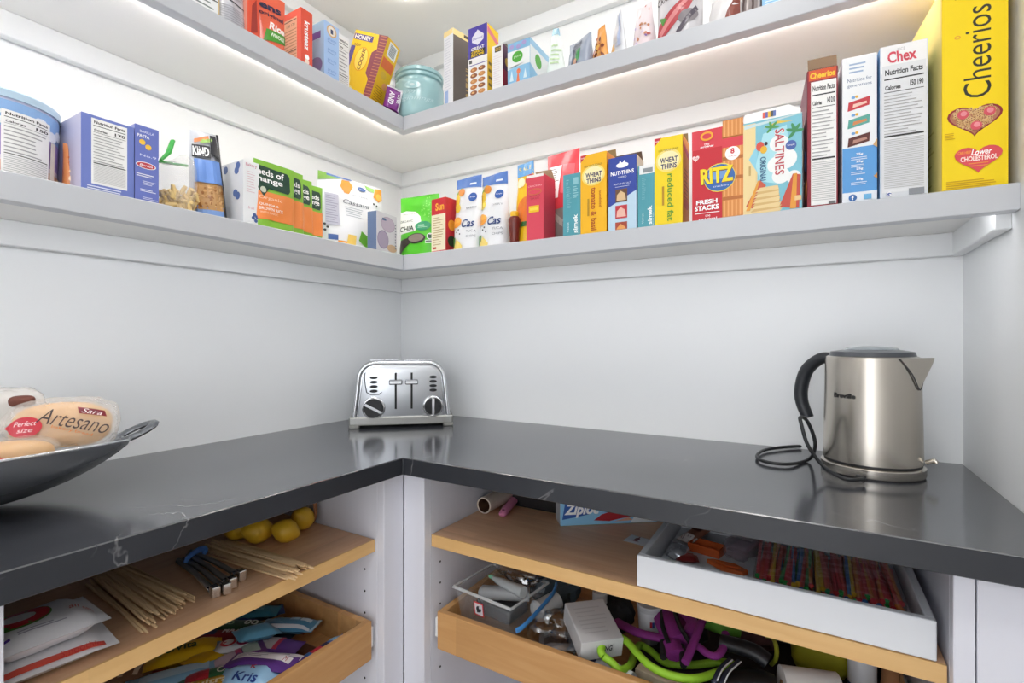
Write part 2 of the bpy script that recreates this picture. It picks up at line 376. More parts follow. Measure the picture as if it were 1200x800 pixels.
def drawer(root, org, run, a, b, depth0, front):
    d = empty('drawer', (0, 0, 0)); d.parent = root
    T = .014
    def bx(a0, a1, d0, d1, z0, z1):   # a along the run, d depth from the wall
        return (d0, d1, a0, a1, z0, z1) if run == 'L' else (a0, a1, -d1, -d0, z0, z1)
    m = WDR if run == 'L' else WDRR
    cpart(d, org, 'drawer_front', m, bx(a, b, front-T, front, zdb, zdt), bevel=.002, seg=2)
    cpart(d, org, 'drawer_side', m, bx(a, a+T, depth0, front-T, zdb+.01, zdt), bevel=.001)
    cpart(d, org, 'drawer_side', m, bx(b-T, b, depth0, front-T, zdb+.01, zdt), bevel=.001)
    cpart(d, org, 'drawer_back', m, bx(a+T, b-T, depth0, depth0+T, zdb+.01, zdt))
    cpart(d, org, 'drawer_bottom', m, bx(a+T, b-T, depth0+T, front-T, zdb+.01, zdb+.018))
    for e, s_ in ((a, -1), (b, 1)):
        lo_, hi_ = (e-.011, e-.001) if s_ < 0 else (e+.001, e+.011)
        cpart(d, org, 'drawer_runner', mat('#eeeeee', .4), bx(lo_, hi_, depth0, front-.03, zdb+.012, zdb+.05), bx(lo_, hi_, front-.028, front-.008, zdb+.02, zdb+.06))
        cpart(d, org, 'runner_clip', mat('#1c1c1e', .5), bx(min(e, e-s_*.012), max(e, e-s_*.012), front-.06, front-.01, zdb+.001, zdb+.0095))
    return d
drL = drawer(cabL, oL, 'L', YL0-.02, -2.345*H, .03, 1.88*H)
# neighbouring closed unit of the left run
oN = Vector((.24, -1.75, 0))
cabN = empty('base_cabinet', oN, 0, 'closed white base cabinet next to the snack drawer unit', 'cabinet', 'base cabinets under the worktop')
cpart(cabN, oN, 'body', CAB, (.002, FX-.022, YB+.002, YL0-.064, .0, ZB))
cpart(cabN, oN, 'door', CAB, (FX-.02, FX, YB+.004, -1.72, .1, ZB-.004), bevel=.001)
cpart(cabN, oN, 'door', CAB, (FX-.02, FX, -1.716, YL0-.064, .1, ZB-.004), bevel=.001)
# right run
oR = Vector((.95, -.24, 0))
XR1 = 5.70*H
cabR = empty('base_cabinet', oR, 0, 'open white base cabinet with white tray on its wooden shelf', 'cabinet', 'base cabinets under the worktop')
cpart(cabR, oR, 'side_panel', CAB, (PR-.018, PR, -FY+.02, -.002, 0, ZB))
holes(cabR, [Vector((PR+.0005, -FY+.052, z))-oR for z in hz if abs(z-zsh) > .03], 'x')
cpart(cabR, oR, 'side_panel', CAB, (XR1, XR1+.018, -FY+.02, -.002, 0, ZB))
cpart(cabR, oR, 'back_panel', CABD, (PR, XR1, -.012, -.002, 0, ZB))
cpart(cabR, oR, 'bottom_panel', CAB, (PR, XR1, -FY+.02, -.012, .1, .12))
cpart(cabR, oR, 'stile', CAB, (FX+.0005, PR, -FY, -FY+.02, 0, ZB), bevel=.001)
cpart(cabR, oR, 'stile', CAB, (XR1, 5.785*H, -FY, -FY+.02, 0, ZB), bevel=.001)
cpart(cabR, oR, 'filler_panel', CAB, (5.785*H+.0015, W-.001, -FY, -FY+.02, 0, ZB), bevel=.001)
sh = cpart(cabR, oR, 'shelf', WOODR, (PR+.002, XR1-.002, -1.957*H+.004, -.014, zsh-TSH, zsh))
g = G(); g.box(PR+.002-oR.x, XR1-.002-oR.x, -1.957*H-oR.y, -1.957*H+.004-oR.y, zsh-TSH, zsh); g.build('shelf_edging', WEDGER, sh)
zsh += .0008
drR = drawer(cabR, oR, 'R', 2.262*H, XR1-.014, .03, 1.947*H)
# ------------------------------------------------------------------ packs on the shelves
def slot(run, shelf, u0, u1, ut, vt, back):
    z = ZS[shelf]
    if run == 'L':
        x = DL-back; a = at_x(u0, 300, x).y; b = at_x(u1, 300, x).y; return Vector((x, (a+b)/2, z)), b-a, at_x(ut, vt, x).z-z
    y = -DR+back; a = at_y(u0, 300, y).x; b = at_y(u1, 300, y).x; return Vector(((a+b)/2, y, z)), b-a, at_y(ut, vt, y).z-z
RZ = {'L': PI/2, 'R': 0.0}
class Carton:
    def __init__(s, name, label, run, shelf, u0, u1, ut, vt, d, front, side=None, top=None, back=.012, yaw=0, roll=0, cat='box', group=None, w=None, h=None):
        s.loc, s.w, s.h = slot(run, shelf, u0, u1, ut, vt, back); s.d = d
        if w: s.w = w
        if h: s.h = h
        side = side or front; top = top or side
        if isinstance(side, str): side = (side, side)
        s.cols = {'front': front, 'left': side[0], 'right': side[1], 'top': top}
        g = G(); g.box(-s.w/2, s.w/2, 0, d, 0, s.h, mats6=[3, 3, 0, 0, 1, 2])
        s.o = g.build(name, [mat(front, .42), mat(side[0], .42), mat(side[1], .42), mat(top, .5)], bevel=.0008)
        s.o.location = s.loc; s.o.rotation_euler = (0, R(roll), RZ[run]+R(yaw)); tag(s.o, label, cat, group); s.p = {}
    def f(s, face='front'):
        if face not in s.p:
            s.p[face] = Print(s.w if face in ('front', 'top') else s.d, s.d if face == 'top' else s.h); s.p[face].rect(.004, .004, .996, .996, s.cols[face])
        return s.p[face]
    def flap(s, col='#b7a58c', ang=55, frac=.5, side='back'):
        L = s.d*frac; a = R(ang)
        g = G(); g.box(-s.w/2+.001, s.w/2-.001, 0, L, 0, .0008)
        o = g.build('flap', mat(col, .7), s.o); o.location = (0, .0005, s.h); o.rotation_euler = (a, 0, 0)
        if side == 'back': o.location = (0, s.d-.0005, s.h); o.rotation_euler = (PI-a, 0, 0)
        return s
    def done(s):
        w, h, d = s.w, s.h, s.d
        fn = {'front': lambda x, y, o: ((x-.5)*w, -o, y*h), 'left': lambda x, y, o: (-w/2-o, (1-x)*d, y*h),
              'right': lambda x, y, o: (w/2+o, x*d, y*h), 'top': lambda x, y, o: ((x-.5)*w, y*d, h+o)}
        for k, p in s.p.items(): p.build(k+'_print', s.o, fn[k])
        return s.o
class Pouch:
    def __init__(s, name, label, run, shelf, u0, u1, ut, vt, d, col, back=.02, yaw=0, lean=0, roll=0, cat='pouch', group=None, w=None, h=None,
                 rough=.28, taper=.0, wob=.0025, loc=None, p=1.7, backcol=None, material=None):
        s.loc, s.w, s.h = slot(run, shelf, u0, u1, ut, vt, back); s.d = d; s.wob = wob; s.pw = p; s.tp = taper
        if w: s.w = w
        if h: s.h = h
        if loc: s.loc = Vector(loc)
        s.seed = Vector((random.random()*9, random.random()*9, random.random()*9))
        g = G(); nu, nv = 14, 16
        F = [[s.pt(i/nu, j/nv, 0, 1) for i in range(nu+1)] for j in range(nv+1)]; B = [[s.pt(i/nu, j/nv, 0, -1) for i in range(nu+1)] for j in range(nv+1)]
        g.grid(lambda u, v: F[round(v*nv)][round(u*nu)], nu, nv); g.grid(lambda u, v: B[round(v*nv)][round(1*nu-u*nu)], nu, nv, 1)
        n = len(g.v); g.add([F[0][i] for i in range(nu+1)]+[B[0][i] for i in range(nu-1, 0, -1)], [tuple(range(2*nu))])
        m = material or mat(col, rough)
        s.o = g.build(name, [m, mat(backcol, rough) if backcol else m], smooth=50, weld=True)
        s.o.location = s.loc; s.o.rotation_euler = (R(lean), R(roll), RZ[run]+R(yaw)); tag(s.o, label, cat, group); s.p = Print(s.w, s.h)
    def pt(s, x, y, off, sg):
        t = s.d/2*(1-y**s.pw)*math.sqrt(max(0, 1-abs(2*x-1)**3))
        edge = min(1, 6*x*(1-x))*min(1, 5*y+.3)
        n = noise.noise(Vector((x*3.2, y*3.6, sg))+s.seed)*s.wob*edge*(1 if y < 1 else .3)
        sway = noise.noise(Vector((x*1.5, 7, 0))+s.seed)*.006*y*y
        return ((x-.5)*s.w*(1-s.tp*y), s.d/2-sg*(t+n*2+off)+sway, y*s.h)
    def f(s): return s.p
    def done(s, nm='front_print'):
        s.p.build(nm, s.o, lambda x, y, o: s.pt(min(max(x, 0), 1), min(max(y, 0), 1), o+.0006, 1), cell=.009, rough=.3)
        return s.o
def bites(P, rnd, x0, y0, x1, y1, n, cols, r=(.05, .09)):
    for _ in range(n):
        P.ell(rnd.uniform(x0, x1), rnd.uniform(y0, y1), rnd.uniform(*r), rnd.uniform(.5, .9)*rnd.uniform(*r)*P.w/P.h, rnd.choice(cols), 9, rnd.random()*3)
rn = random.Random(3)

# ---- middle shelf, left run
p0 = at_x(77, 200, .15)
rad = .074; zc = ZS['mid']
# round tub: silhouette ends at u = 77
tb = G(); hh = .118; tb.lathe([(rad*.93, 0), (rad*.95, .004), (rad, hh)], 48)
tub = tb.build('ice_cream_tub', mat('#cfd3ee', .4), smooth=40)
tub.location = (.19, at_x(77, 200, .19).y-rad*1.16, zc)
tag(tub, 'round pale blue paper tub with purple band and nutrition panel', 'tub')
g = G(); g.lathe([(rad*1.03, hh-.006), (rad*1.035, hh+.004), (rad*1.01, hh+.006)], 48); g.build('lid', mat('#b9d3e6', .3), tub, smooth=40)
P = Print(2*PI*rad, hh)
def tubfn(x, y, o, c0=R(12)):
    a = c0+(x-.5)*2*PI; r = rad*(.95+.05*y)+o+.0004; return (r*math.cos(a), r*math.sin(a), .002+y*(hh-.006))
P.rect(0, .0, 1, .2, '#e2b48c'); P.rect(0, .2, 1, .26, '#e9dcef'); P.rect(0, .26, 1, .62, '#a98fd6'); P.rect(0, .62, 1, .95, '#8fb6e6')
for k in range(24): P.ell(k/24+.01, .74+.06*math.sin(k*2.1), .025, .07, '#eef3fa', 12)
for k in range(30): P.ell(k/30, .06+.05*math.sin(k*1.7), .014, .07, rn.choice(['#f0c453', '#d98a4a', '#f3dfae']), 9)
P.nutri(.45, .03, .575, .82, cal='150', rows=16); P.rect(.58, .05, .6, .6, '#d6d2c9')
P.build('label_print', tub, tubfn, cell=.008)
sb = Pouch('snack_bag', 'orange and rust printed snack bag squeezed beside the round tub', 'L', 'mid', 78, 97, 88, 168, .03, '#d88a55', back=.05, cat='bag')
bites(sb.f(), rn, .1, .05, .9, .85, 16, ['#e9a23b', '#b5543f', '#f0d2b0', '#c9703f'], (.12, .22)); sb.done()
BL = '#6f7fc4'
c = Carton('pasta_box', 'periwinkle blue box with large white nutrition panel', 'L', 'mid', 95, 157, 95, 130, .155, BL, ('#b9b7cf', BL), '#7d8ac9')
P = c.f(); P.nutri(.18, .1, .86, .96, cal='170', rows=24); P.lines(.1, .02, .9, .08, 2, '#dfe3f5'); c.done()
c = Carton('pasta_box', 'periwinkle blue box with red oval logo and yellow pasta spots', 'L', 'mid', 158, 186, 158, 144, .15, '#6a78c2', ('#8087b8', '#6a78c2'), '#7d8ac9')
P = c.f(); P.t('BARILLA', .5, .92, tw=.6, th=.03, c='#e8ebfa'); P.t('PASTA', .35, .86, tw=.5, th=.04, c='#ffffff', b=.02)
P.ell(.3, .78, .13, None, '#f3c441'); P.ell(.55, .73, .13, None, '#f3c441'); P.t('No.91', .6, .61, tw=.8, th=.03, c='#e8ebfa')
P.ell(.45, .48, .42, .045, '#ffffff'); P.ell(.45, .48, .38, .037, '#c43b4b'); P.t('Barilla', .45, .48, tw=.55, th=.03, c='#ffffff', sh=.3)
P.lines(.05, .32, .9, .37, 2, '#eef0fb'); P.lines(.3, .22, .9, .28, 3, '#d5d9f2'); P.lines(.2, .13, .9, .17, 2, '#eef0fb'); P.lines(.3, .03, .95, .07, 2, '#d5d9f2'); c.done()
# clear bag of pasta with a green clip
zt = ZS['mid']; pa = at_x(192, 240, .24); pb = at_x(224, 240, .24); pc = (pa+pb)/2
bagc = Vector((.235, pc.y, zt)); bw = (pb-pa).length
pbag = G()
def lumpfn(rx, ry, rz, e=.7, amp=.0, seed=0, z0=0):
    def fn(u, v):
        th = (u-.5)*2*PI; ph = (v-.5)*PI
        def sp(x): return math.copysign(abs(x)**e, x)
        q = Vector((sp(math.cos(ph))*sp(math.cos(th))*rx, sp(math.cos(ph))*sp(math.sin(th))*ry, sp(math.sin(ph))*rz+z0))
        n = noise.noise(q*28+Vector((seed, seed*2, 0)))*amp if 0 < v < 1 else 0
        return tuple(q*(1+n/max(rx, .001)))
    return fn
def lump(name, m, rx, ry, rz, e=.7, amp=0, seed=0, z0=0, parent=None, nu=20, nv=12):
    g = G(); g.grid(lumpfn(rx, ry, rz, e, amp, seed, z0), nu, nv); return g.build(name, m, parent, smooth=60, weld=True)
pbg = empty('pasta_bag', bagc, PI/2, 'clear knotted bag of loose pasta pieces with a green clip', 'bag')
fb = lump('bag_film', film(fac=.18), bw*.55, .045, .05, .7, .006, 3, .05, pbg)
g = G()
for k in range(90):
    a = rn.uniform(-1, 1); b = rn.uniform(-1, 1); zz = rn.uniform(.006, .028+.022*(1-a*a))
    xf = Matrix.Translation((a*bw*.52, b*.036, zz)) @ Matrix.Rotation(rn.random()*6, 4, 'Z') @ Matrix.Rotation(rn.random()*3, 4, 'X')
    g.lathe([(.003, -.009), (.0042, 0), (.003, .009)], 6, xf=xf)
po = g.build('pasta', mat('#e8c987', .5, vary=.15, scale=90), pbg, smooth=60); po['kind'] = 'stuff'
g = G(); g.tube([(-.03, -.01, .09), (-.016, -.006, .108), (-.006, 0, .135)], [.004, .006, .005], 6, flat=.6); g.build('clip', mat('#3fae4a', .35), pbg, smooth=50)
g = G(); g.tube([(-.036, -.012, .086), (.02, .004, .098)], .004, 6, flat=.6); g.build('clip_jaw', mat('#35993f', .35), pbg, smooth=50)
# granola pouch turned to the side
k = Pouch('granola_pouch', 'silver and black granola pouch with blue band and clear window', 'L', 'mid', 228, 268, 255, 157, .06, '#c9cdd4', back=.05, yaw=-14, lean=4, roll=-3, backcol='#17171b', taper=.25)
P = k.f(); P.rect(.02, .0, .98, .16, '#7fa3dd'); P.rect(.08, .12, .92, .42, '#c89a63'); bites(P, rn, .12, .14, .9, .4, 46, ['#e2bd86', '#b5834e', '#dcae74', '#a9713d'], (.03, .06))
P.rect(.08, .42, .95, .68, '#6f97dd'); P.rect(.9, 0, 1, 1, '#1d1d22'); P.rect(.03, .70, .6, .84, '#23252c'); P.t('KIND', .3, .77, tw=.5, th=.1, c='#ffffff', b=.03)
P.poly([(.1, .86), (.6, .92), (.6, .96), (.1, .9)], '#e8915a'); P.poly([(.3, .86), (.75, .9), (.75, .94), (.3, .9)], '#9fc66a'); P.poly([(.6, .75), (.9, .7), (.88, .98), (.65, .97)], '#2a2b31'); k.done()
c = Carton('snack_bar_box', 'narrow white box dotted with blueberries', 'L', 'mid', 285, 303.5, 285, 186, .085, '#eef0f2', ('#d4d6da', '#eef0f2'), '#dcdde2', back=.018)
P = c.f(); P.t('Bakery', .5, .93, tw=.7, th=.06, c='#c9587a'); P.lines(.2, .5, .8, .85, 9, '#dcb6c0', .2); P.t('fruit', .5, .27, tw=.4, c='#d59aa9')
for x, y in ((.62, .12), (.78, .08), (.7, .17), (.85, .14)): P.ell(x, y, .11, None, '#47619b')
P = c.f('left')
for x, y in ((.3, .9), (.8, .92), (.75, .85), (.7, .5), (.8, .45), (.2, .2)): P.ell(x, y, .09, None, '#51689c')
c.done()
# four rice pouches one behind the other
for i, (u0, u1, vt, bk) in enumerate(((301, 348, 198, .012), (330, 358.5, 203, .03), (342, 369, 211, .045), (357, 380, 219, .055))):
    lab = ('green and orange rice pouch with dark name panel, foremost of the row', 'green and orange rice pouch directly behind the foremost one of the row',
           'green and orange rice pouch, third of the row of four', 'green and orange rice pouch, last of the row beside the white snack pouch')[i]
    wv = .125 if i == 0 else .11
    loc_, w_, h_ = slot('L', 'mid', u0, u1, u1-3, vt, bk)
    wv = w_ if i == 0 else w_*1.0
    k = Pouch('rice_pouch', lab, 'L', 'mid', u0, u1, u1-3, vt, .022, '#86bf3c', back=bk, group='rice pouches in a row', yaw=0 if i == 0 else -4, wob=.0015)
    P = k.f(); P.rect(.03, .12, .97, .54, '#ef8b46')
    P.poly([(.02, .6), (.8, .58), (.86, .63), (.86, .86), (.8, .9), (.02, .92)], '#17402f'); P.poly([(.02, .62), (.35, .62), (.18, .46)], '#17402f')
    if i == 0:
        P.t('eeds of', .38, .83, tw=.66, th=.1, c='#ffffff', b=.02); P.t('hange', .36, .71, tw=.62, th=.11, c='#ffffff', b=.025); P.ell(.18, .56, .07, None, '#c7cdb9')
        P.t('Organic', .35, .44, tw=.55, th=.07, c='#ffd9bd'); P.t('QUINOA &', .3, .34, tw=.45, th=.04, c='#fff1e6', b=.02); P.t('BROWN RICE', .35, .28, tw=.56, th=.045, c='#fff1e6', b=.02); P.t('WITH GARLIC', .3, .22, tw=.42, th=.03, c='#ffd9bd')
    else: P.t('eds', .6, .8, tw=.4, th=.08, c='#ffffff', b=.02); P.t('nge', .62, .68, tw=.36, th=.09, c='#ffffff', b=.02)
    k.done()
k = Pouch('snack_bag', 'thin dark red and orange bag edge behind the rice pouches', 'L', 'mid', 370, 386, 380, 222, .02, '#a3433b', back=.11, cat='bag')
bites(k.f(), rn, .2, .1, .9, .9, 9, ['#e0a33c', '#3c2630', '#d9703a'], (.1, .2)); k.done()
ORG = '#eb9a35'
def fruit_pouch(lab, run, u0, u1, ut, vt, word, **kw):
    k = Pouch('snack_pouch', lab, run, 'mid', u0, u1, ut, vt, .06, '#eef0f3', group='white fruit-printed snack pouches', **kw)
    return k, k.f()
k, P = fruit_pouch('large white snack pouch with orange fruit cubes and a green top corner', 'L', 383, 452, 440, 216, 'Cassava', back=.055, yaw=-6)
P.poly([(0, .88), (.35, .98), (.35, 1), (0, 1)], '#7fae4c'); P.poly([(.12, .97), (.5, .985), (.5, 1), (.12, 1)], '#4a6fb3')
P.poly([(.3, .86), (.34, .96), (.45, .97), (.5, .9), (.42, .78), (.35, .78)], ORG); P.poly([(.82, .83), (.88, .97), (.98, .98), (.99, .82), (.9, .77)], ORG); P.ell(.92, .85, .05, None, '#f6bb55')
P.poly([(.7, .98), (.86, .96), (.84, .9), (.74, .92)], '#86b85a'); P.ell(.64, .9, .07, .03, '#3f67ab'); P.t('Simple', .64, .9, tw=.09, th=.018, c='#ffffff')
P.t('Cassava', .52, .66, tw=.42, th=.06, c='#2d3852', sh=.35); P.t('SIMPLY BAKED', .6, .78, tw=.28, th=.02, c='#9aa0aa'); P.lines(.34, .45, .7, .6, 5, '#a6acb5', .3)
P.poly([(.68, .4), (.84, .37), (.86, .45), (.76, .55), (.68, .48)], ORG); P.poly([(.8, .47), (.86, .6), (.93, .58), (.88, .46)], '#f4e3b2')
P.poly([(.5, .14), (.55, .28), (.68, .2), (.8, .03), (.74, .0), (.58, .08)], '#6db33f'); P.poly([(.2, .02), (.2, .1), (.34, .1), (.36, .02)], ORG); P.poly([(.32, .04), (.34, .2), (.46, .2), (.45, .02)], '#f2cf6b')
P.rect(.06, .3, .24, .72, '#c4c4d3'); P.lines(.07, .32, .23, .7, 12, '#9a9ab0', .3); P.rect(.08, .1, .2, .17, '#4766a4')
for x, y in ((.05, .3), (.08, .26), (.05, .22), (.8, .72), (.85, .7)): P.ell(x, y, .015, None, '#333333')
k.done()
c = Carton('cracker_bag', 'lilac grey packet printed with pale round crackers, in the corner', 'L', 'mid', 440, 466, 452, 250, .03, '#cfcdd6', ('#5d7194', '#cfcdd6'), '#b9bccd', back=.004, yaw=6, cat='packet')
P = c.f(); P.ell(.55, .72, .36, .2, '#a99bb0'); P.ell(.55, .72, .33, .18, '#b9aabf'); P.ell(.3, .3, .28, .24, '#8f82a0'); P.ell(.3, .3, .25, .21, '#a598b2'); P.ell(.75, .12, .25, .1, '#c7a48c'); P.rect(.25, .8, .45, .86, '#50648c')
P.lines(.9, .1, .98, .8, 9, '#7c8090', .4); c.done()

# ---- middle shelf, right run
k = Pouch('chia_pouch', 'bright green seed pouch with white arch and wooden spoon picture', 'R', 'mid', 466, 507, 500, 224, .05, '#58c62f', back=.012, yaw=8)
P = k.f(); P.poly([(.02, .36), (.02, .74), (.2, .76), (.45, .73), (.58, .64), (.62, .55), (.5, .4)], '#eef0e8'); P.t('TRUE GOAL', .3, .7, tw=.4, th=.02, c='#888f88'); P.t('ORGANIC', .22, .58, tw=.38, th=.04, c='#333a33'); P.t('CHIA', .25, .45, tw=.42, th=.085, c='#15301c', b=.02)
P.ell(.68, .47, .19, .08, '#2f9464'); P.lines(.56, .44, .8, .5, 3, '#c9ead6', .3); P.poly([(.02, .05), (.1, .26), (.35, .3), (.4, .22), (.1, .03)], '#3a322c'); P.ell(.52, .27, .24, .085, '#2f2a26'); P.ell(.52, .28, .2, .065, '#8d8076')
P.ell(.86, .29, .07, None, '#eaeaea'); P.ell(.86, .29, .05, None, '#2e5c3a'); P.rect(.76, .18, .94, .23, '#e9f2e6'); P.rect(.77, .2, .93, .22, '#4c5a48')
for _ in range(40): P.ell(rn.uniform(.6, .95), rn.uniform(.6, .95), .012, None, '#8fe06a', 6)
k.done()
c = Carton('raisin_box', 'red box with yellow lettering above a cream ingredients panel', 'R', 'mid', 505, 523, 520, 231, .045, '#c8202f', '#b8232e', '#c2303a', back=.012, yaw=-6)
P = c.f(); P.rect(0, .03, 1, .7, '#efe6c8'); P.lines(.1, .12, .9, .66, 12, '#bda77c', .35); P.t('Sun', .6, .84, tw=.6, th=.14, c='#f3b229', b=.03); P.rect(.1, .06, .35, .1, '#b84a3a'); P = c.f('right'); P.ell(.5, .5, .3, .1, '#e8a12e'); P.ell(.5, .2, .35, .1, '#203a20'); c.done()
for i, (u0, u1, ut, vt) in enumerate(((526, 557, 529, 207), (555.5, 589, 561, 203))):
    k = Pouch('snack_pouch', ('white snack pouch with blue top band beside the red raisin box', 'white snack pouch with blue top band, silvery gusset showing')[i], 'R', 'mid', u0, u1, ut, vt, .055, '#e9ebee', back=.014+.008*i, yaw=-4-2*i, group='white fruit-printed snack pouches')
    P = k.f(); P.poly([(0, .87), (1, .83), (1, 1), (0, 1)], '#4f77bd'); P.rect(.62, .88, .85, .905, '#dfe8f5'); P.poly([(0, .76), (.2, .86), (.28, .87), (.22, .8), (.1, .7)], '#7fb04a')
    P.ell(.3, .8, .16, .055, '#d98a3b', rot=-.5); P.ell(.14, .68, .14, .1, '#edc53e'); P.ell(.2, .58, .12, .06, '#f0d24d'); P.ell(.78, .7, .14, .06, '#2f5aa6'); P.t('Simple', .78, .7, tw=.18, th=.02, c='#ffffff')
    P.t('EVERY', .75, .56, tw=.36, th=.025, c='#8b9099'); P.ell(.22, .38, .2, .075, ORG); P.ell(.22, .41, .17, .04, '#f4b04e'); P.t('Cas', .68, .35, tw=.44, th=.11, c='#1f3f7a', sh=.2, b=.02)
    for x, y in ((.3, .24), (.42, .21), (.36, .27)): P.ell(x, y, .025, None, '#2b2b2b')
    P.t('YUCA', .8, .24, tw=.3, th=.03, c='#7a7f88'); P.t('CHIPS', .8, .17, tw=.3, th=.03, c='#7a7f88'); P.poly([(0, .02), (.02, .16), (.25, .17), (.15, .02)], '#5b9a43'); P.poly([(.12, .0), (.3, .15), (.52, .05), (.5, .0)], '#f0d87a'); k.done()
# sauce bottle
bp_ = at_y(603, 250, -DR+.035)
bt = empty('sauce_bottle', (bp_.x, bp_.y, ZS['mid']), 0, 'small brown sauce bottle with yellow cap', 'bottle')
g = G(); g.lathe([(.010, 0), (.0115, .003), (.013, .03), (.015, .055), (.0145, .062), (.009, .07)], 20); g.build('bottle_body', mat('#6e2c24', .2), bt, smooth=50)
g = G(); g.lathe([(.0105, .068), (.0108, .078), (.009, .08)], 16); g.build('cap', mat('#e3b51f', .35), bt, smooth=50)
k = Pouch('snack_bag', 'yellow snack bag with red badge and orange fruit behind the brown bottle', 'R', 'mid', 599, 622, 602, 190, .04, '#f2c21d', back=.045, yaw=-10, cat='bag')
P = k.f(); P.rect(0, .84, 1, 1, '#5f9bd0'); P.t('SALE', .5, .93, tw=.8, th=.05, c='#f0d33a'); P.ell(.85, .78, .3, .06, '#c4262f'); P.ell(.3, .76, .25, .06, '#efe2b6'); P.ell(.7, .4, .5, .18, '#ea7f2b'); P.rect(.5, .22, .9, .28, '#2d6a32'); k.done()
c = Carton('cracker_box', 'tall coral red box with small yellow sticker', 'R', 'mid', 617, 637, 619, 206, .06, '#d8455a', ('#c73c50', '#c8324a'), '#efe6e2', back=.012)
P = c.f(); P.rect(0, .96, 1, 1, '#f2efec'); P.t('CRACKERS', .5, .83, tw=.8, th=.025, c='#f3b7bd'); P.ell(.5, .74, .4, .05, '#d06b3e'); P.ell(.5, .74, .34, .035, '#d8455a'); P.t('ALWAYS', .5, .68, tw=.6, th=.03, c='#a32c40'); P.t('SAVE', .5, .64, tw=.5, th=.03, c='#a32c40'); P.rect(.15, .43, .75, .53, '#f3c51e'); P.rect(.22, .46, .68, .5, '#f9dc4f'); c.flap('#a08468', 50, .45).done()
k = Pouch('jerky_pouch', 'red pouch with white nutrition panel and dark clear window', 'R', 'mid', 634, 671, 636, 178, .055, '#cc3a44', back=.08, yaw=-10, taper=-.12)
P = k.f(); P.rect(.08, .02, .95, .38, '#7d7672'); P.poly([(.3, .3), (.9, .12), (.9, .2), (.4, .34)], '#a9a39c'); P.poly([(.1, .06), (.4, .2), (.4, .25), (.1, .12)], '#8f8a86'); P.rect(.1, .5, .5, .86, '#efeff0'); P.lines(.13, .52, .47, .84, 14, '#555555', .35); P.poly([(.55, .55), (.92, .5), (.92, .84), (.55, .86)], '#d9626a'); k.done()
def teal(lab, u0, u1, ut, vt, top=False, **kw):
    c = Carton('cracker_box', lab, 'R', 'mid', u0, u1, ut, vt, .07, '#4f9dab', '#4592a1', '#5aa5b1', group='teal cracker boxes', **kw)
    P = c.f(); P.t('simek', .72, .2, tw=.3, th=.26, c='#f1f7f7', rot=90, b=.03); P.t('Velvet', .3, .15, tw=.16, th=.1, c='#dff0f1', rot=90); P.t('gluten free', .92, .13, tw=.2, th=.07, c='#dff0f1', rot=90)
    if top: P.rect(.1, .86, 1, 1, '#e9ecec'); P.rect(.3, .88, .9, .95, '#8b9296'); c.flap('#8f8576', 70, .3)
    else: P.rect(.6, .82, .9, .93, '#8cc3cb'); P.lines(.58, .6, .9, .8, 6, '#9accd3', .4); P.lines(.2, .62, .35, .92, 8, '#8cc3cb', .3)
    P.lines(.25, .45, .5, .8, 14, '#7fbac4', .3); c.done()
teal('teal box with white vertical lettering beside the red pouch', 660, 680, 678, 202)
def wheat(lab, u0, u1, ut, vt, base, side, flav, fc, **kw):
    c = Carton('cracker_box', lab, 'R', 'mid', u0, u1, ut, vt, .06, base, (side, side), '#c9a64f', group='yellow cracker boxes', back=.012, **kw)
    P = c.f(); P.poly([(0, 1), (.26, 1), (0, .91)], '#c8313c'); P.t('NAB', .09, .965, tw=.13, c='#ffffff', rot=0); P.ell(.5, .73, .45, .13, '#f7e07a'); P.ell(.5, .73, .38, .105, '#f8eeb8')
    P.t('100% WHOLE GRAIN', .5, .85, tw=.7, th=.025, c='#8a6a1e'); P.t('WHEAT', .52, .735, tw=.62, th=.06, c='#3b3560', b=.03); P.t('THINS', .52, .665, tw=.56, th=.06, c='#3b3560', b=.03)
    P.t(flav, .53 if len(flav) > 12 else .58, .31, tw=.53, th=.22, c=fc, rot=-90, b=.015); P.lines(.28, .12, .36, .55, 1, '#b98a1c', .5); c.flap('#8d7a55', 75, .35)
    return c
c = wheat('amber yellow cracker box lettered tomato and basil', 680, 711, 708, 177, '#f4b91b', '#e88f24', 'tomato & basil', '#b5541f', yaw=-3)
c.f().t('sundried', .78, .42, tw=.2, th=.1, c='#b5541f', rot=-90); c.done()
c = Carton('cracker_box', 'navy and pale blue cracker box with three square pictures', 'R', 'mid', 713, 746, 744, 180, .05, '#2f469f', ('#2f469f', '#e0d9cf'), '#5a4a3a', back=.012)
P = c.f(); P.poly([(0, 0), (1, 0), (1, .52), (0, .33)], '#bfd8ea'); P.ell(.5, .88, .22, .035, '#ffffff'); P.poly([(.36, .88), (.42, .945), (.5, .9), (.58, .945), (.64, .88)], '#ffffff'); P.t('NUT-THINS', .5, .78, tw=.82, th=.055, c='#ffffff', b=.025); P.t('ALMOND', .5, .72, tw=.3, th=.025, c='#dfe5f5')
P.t('HINT OF SEA SALT', .5, .63, tw=.6, th=.025, c='#dfe5f5'); P.rect(.25, .59, .75, .595, '#dfe5f5')
for y, a, b in ((.385, '#6b4a34', '#d9b98c'), (.165, '#c1323c', '#e8b7a8'), (-.06, '#a8452f', '#e3a15a')):
    yb = max(.0, y); P.rect(.26, yb, .68, y+.175, a); P.poly([(.3, yb+.02), (.64, yb+.02), (.6, y+.11), (.45, y+.15), (.32, y+.1)], b)
c.flap('#6e5b4a', 60, .4).done()
teal('teal box with white top band and barcode', 747.5, 767, 765, 192, True)
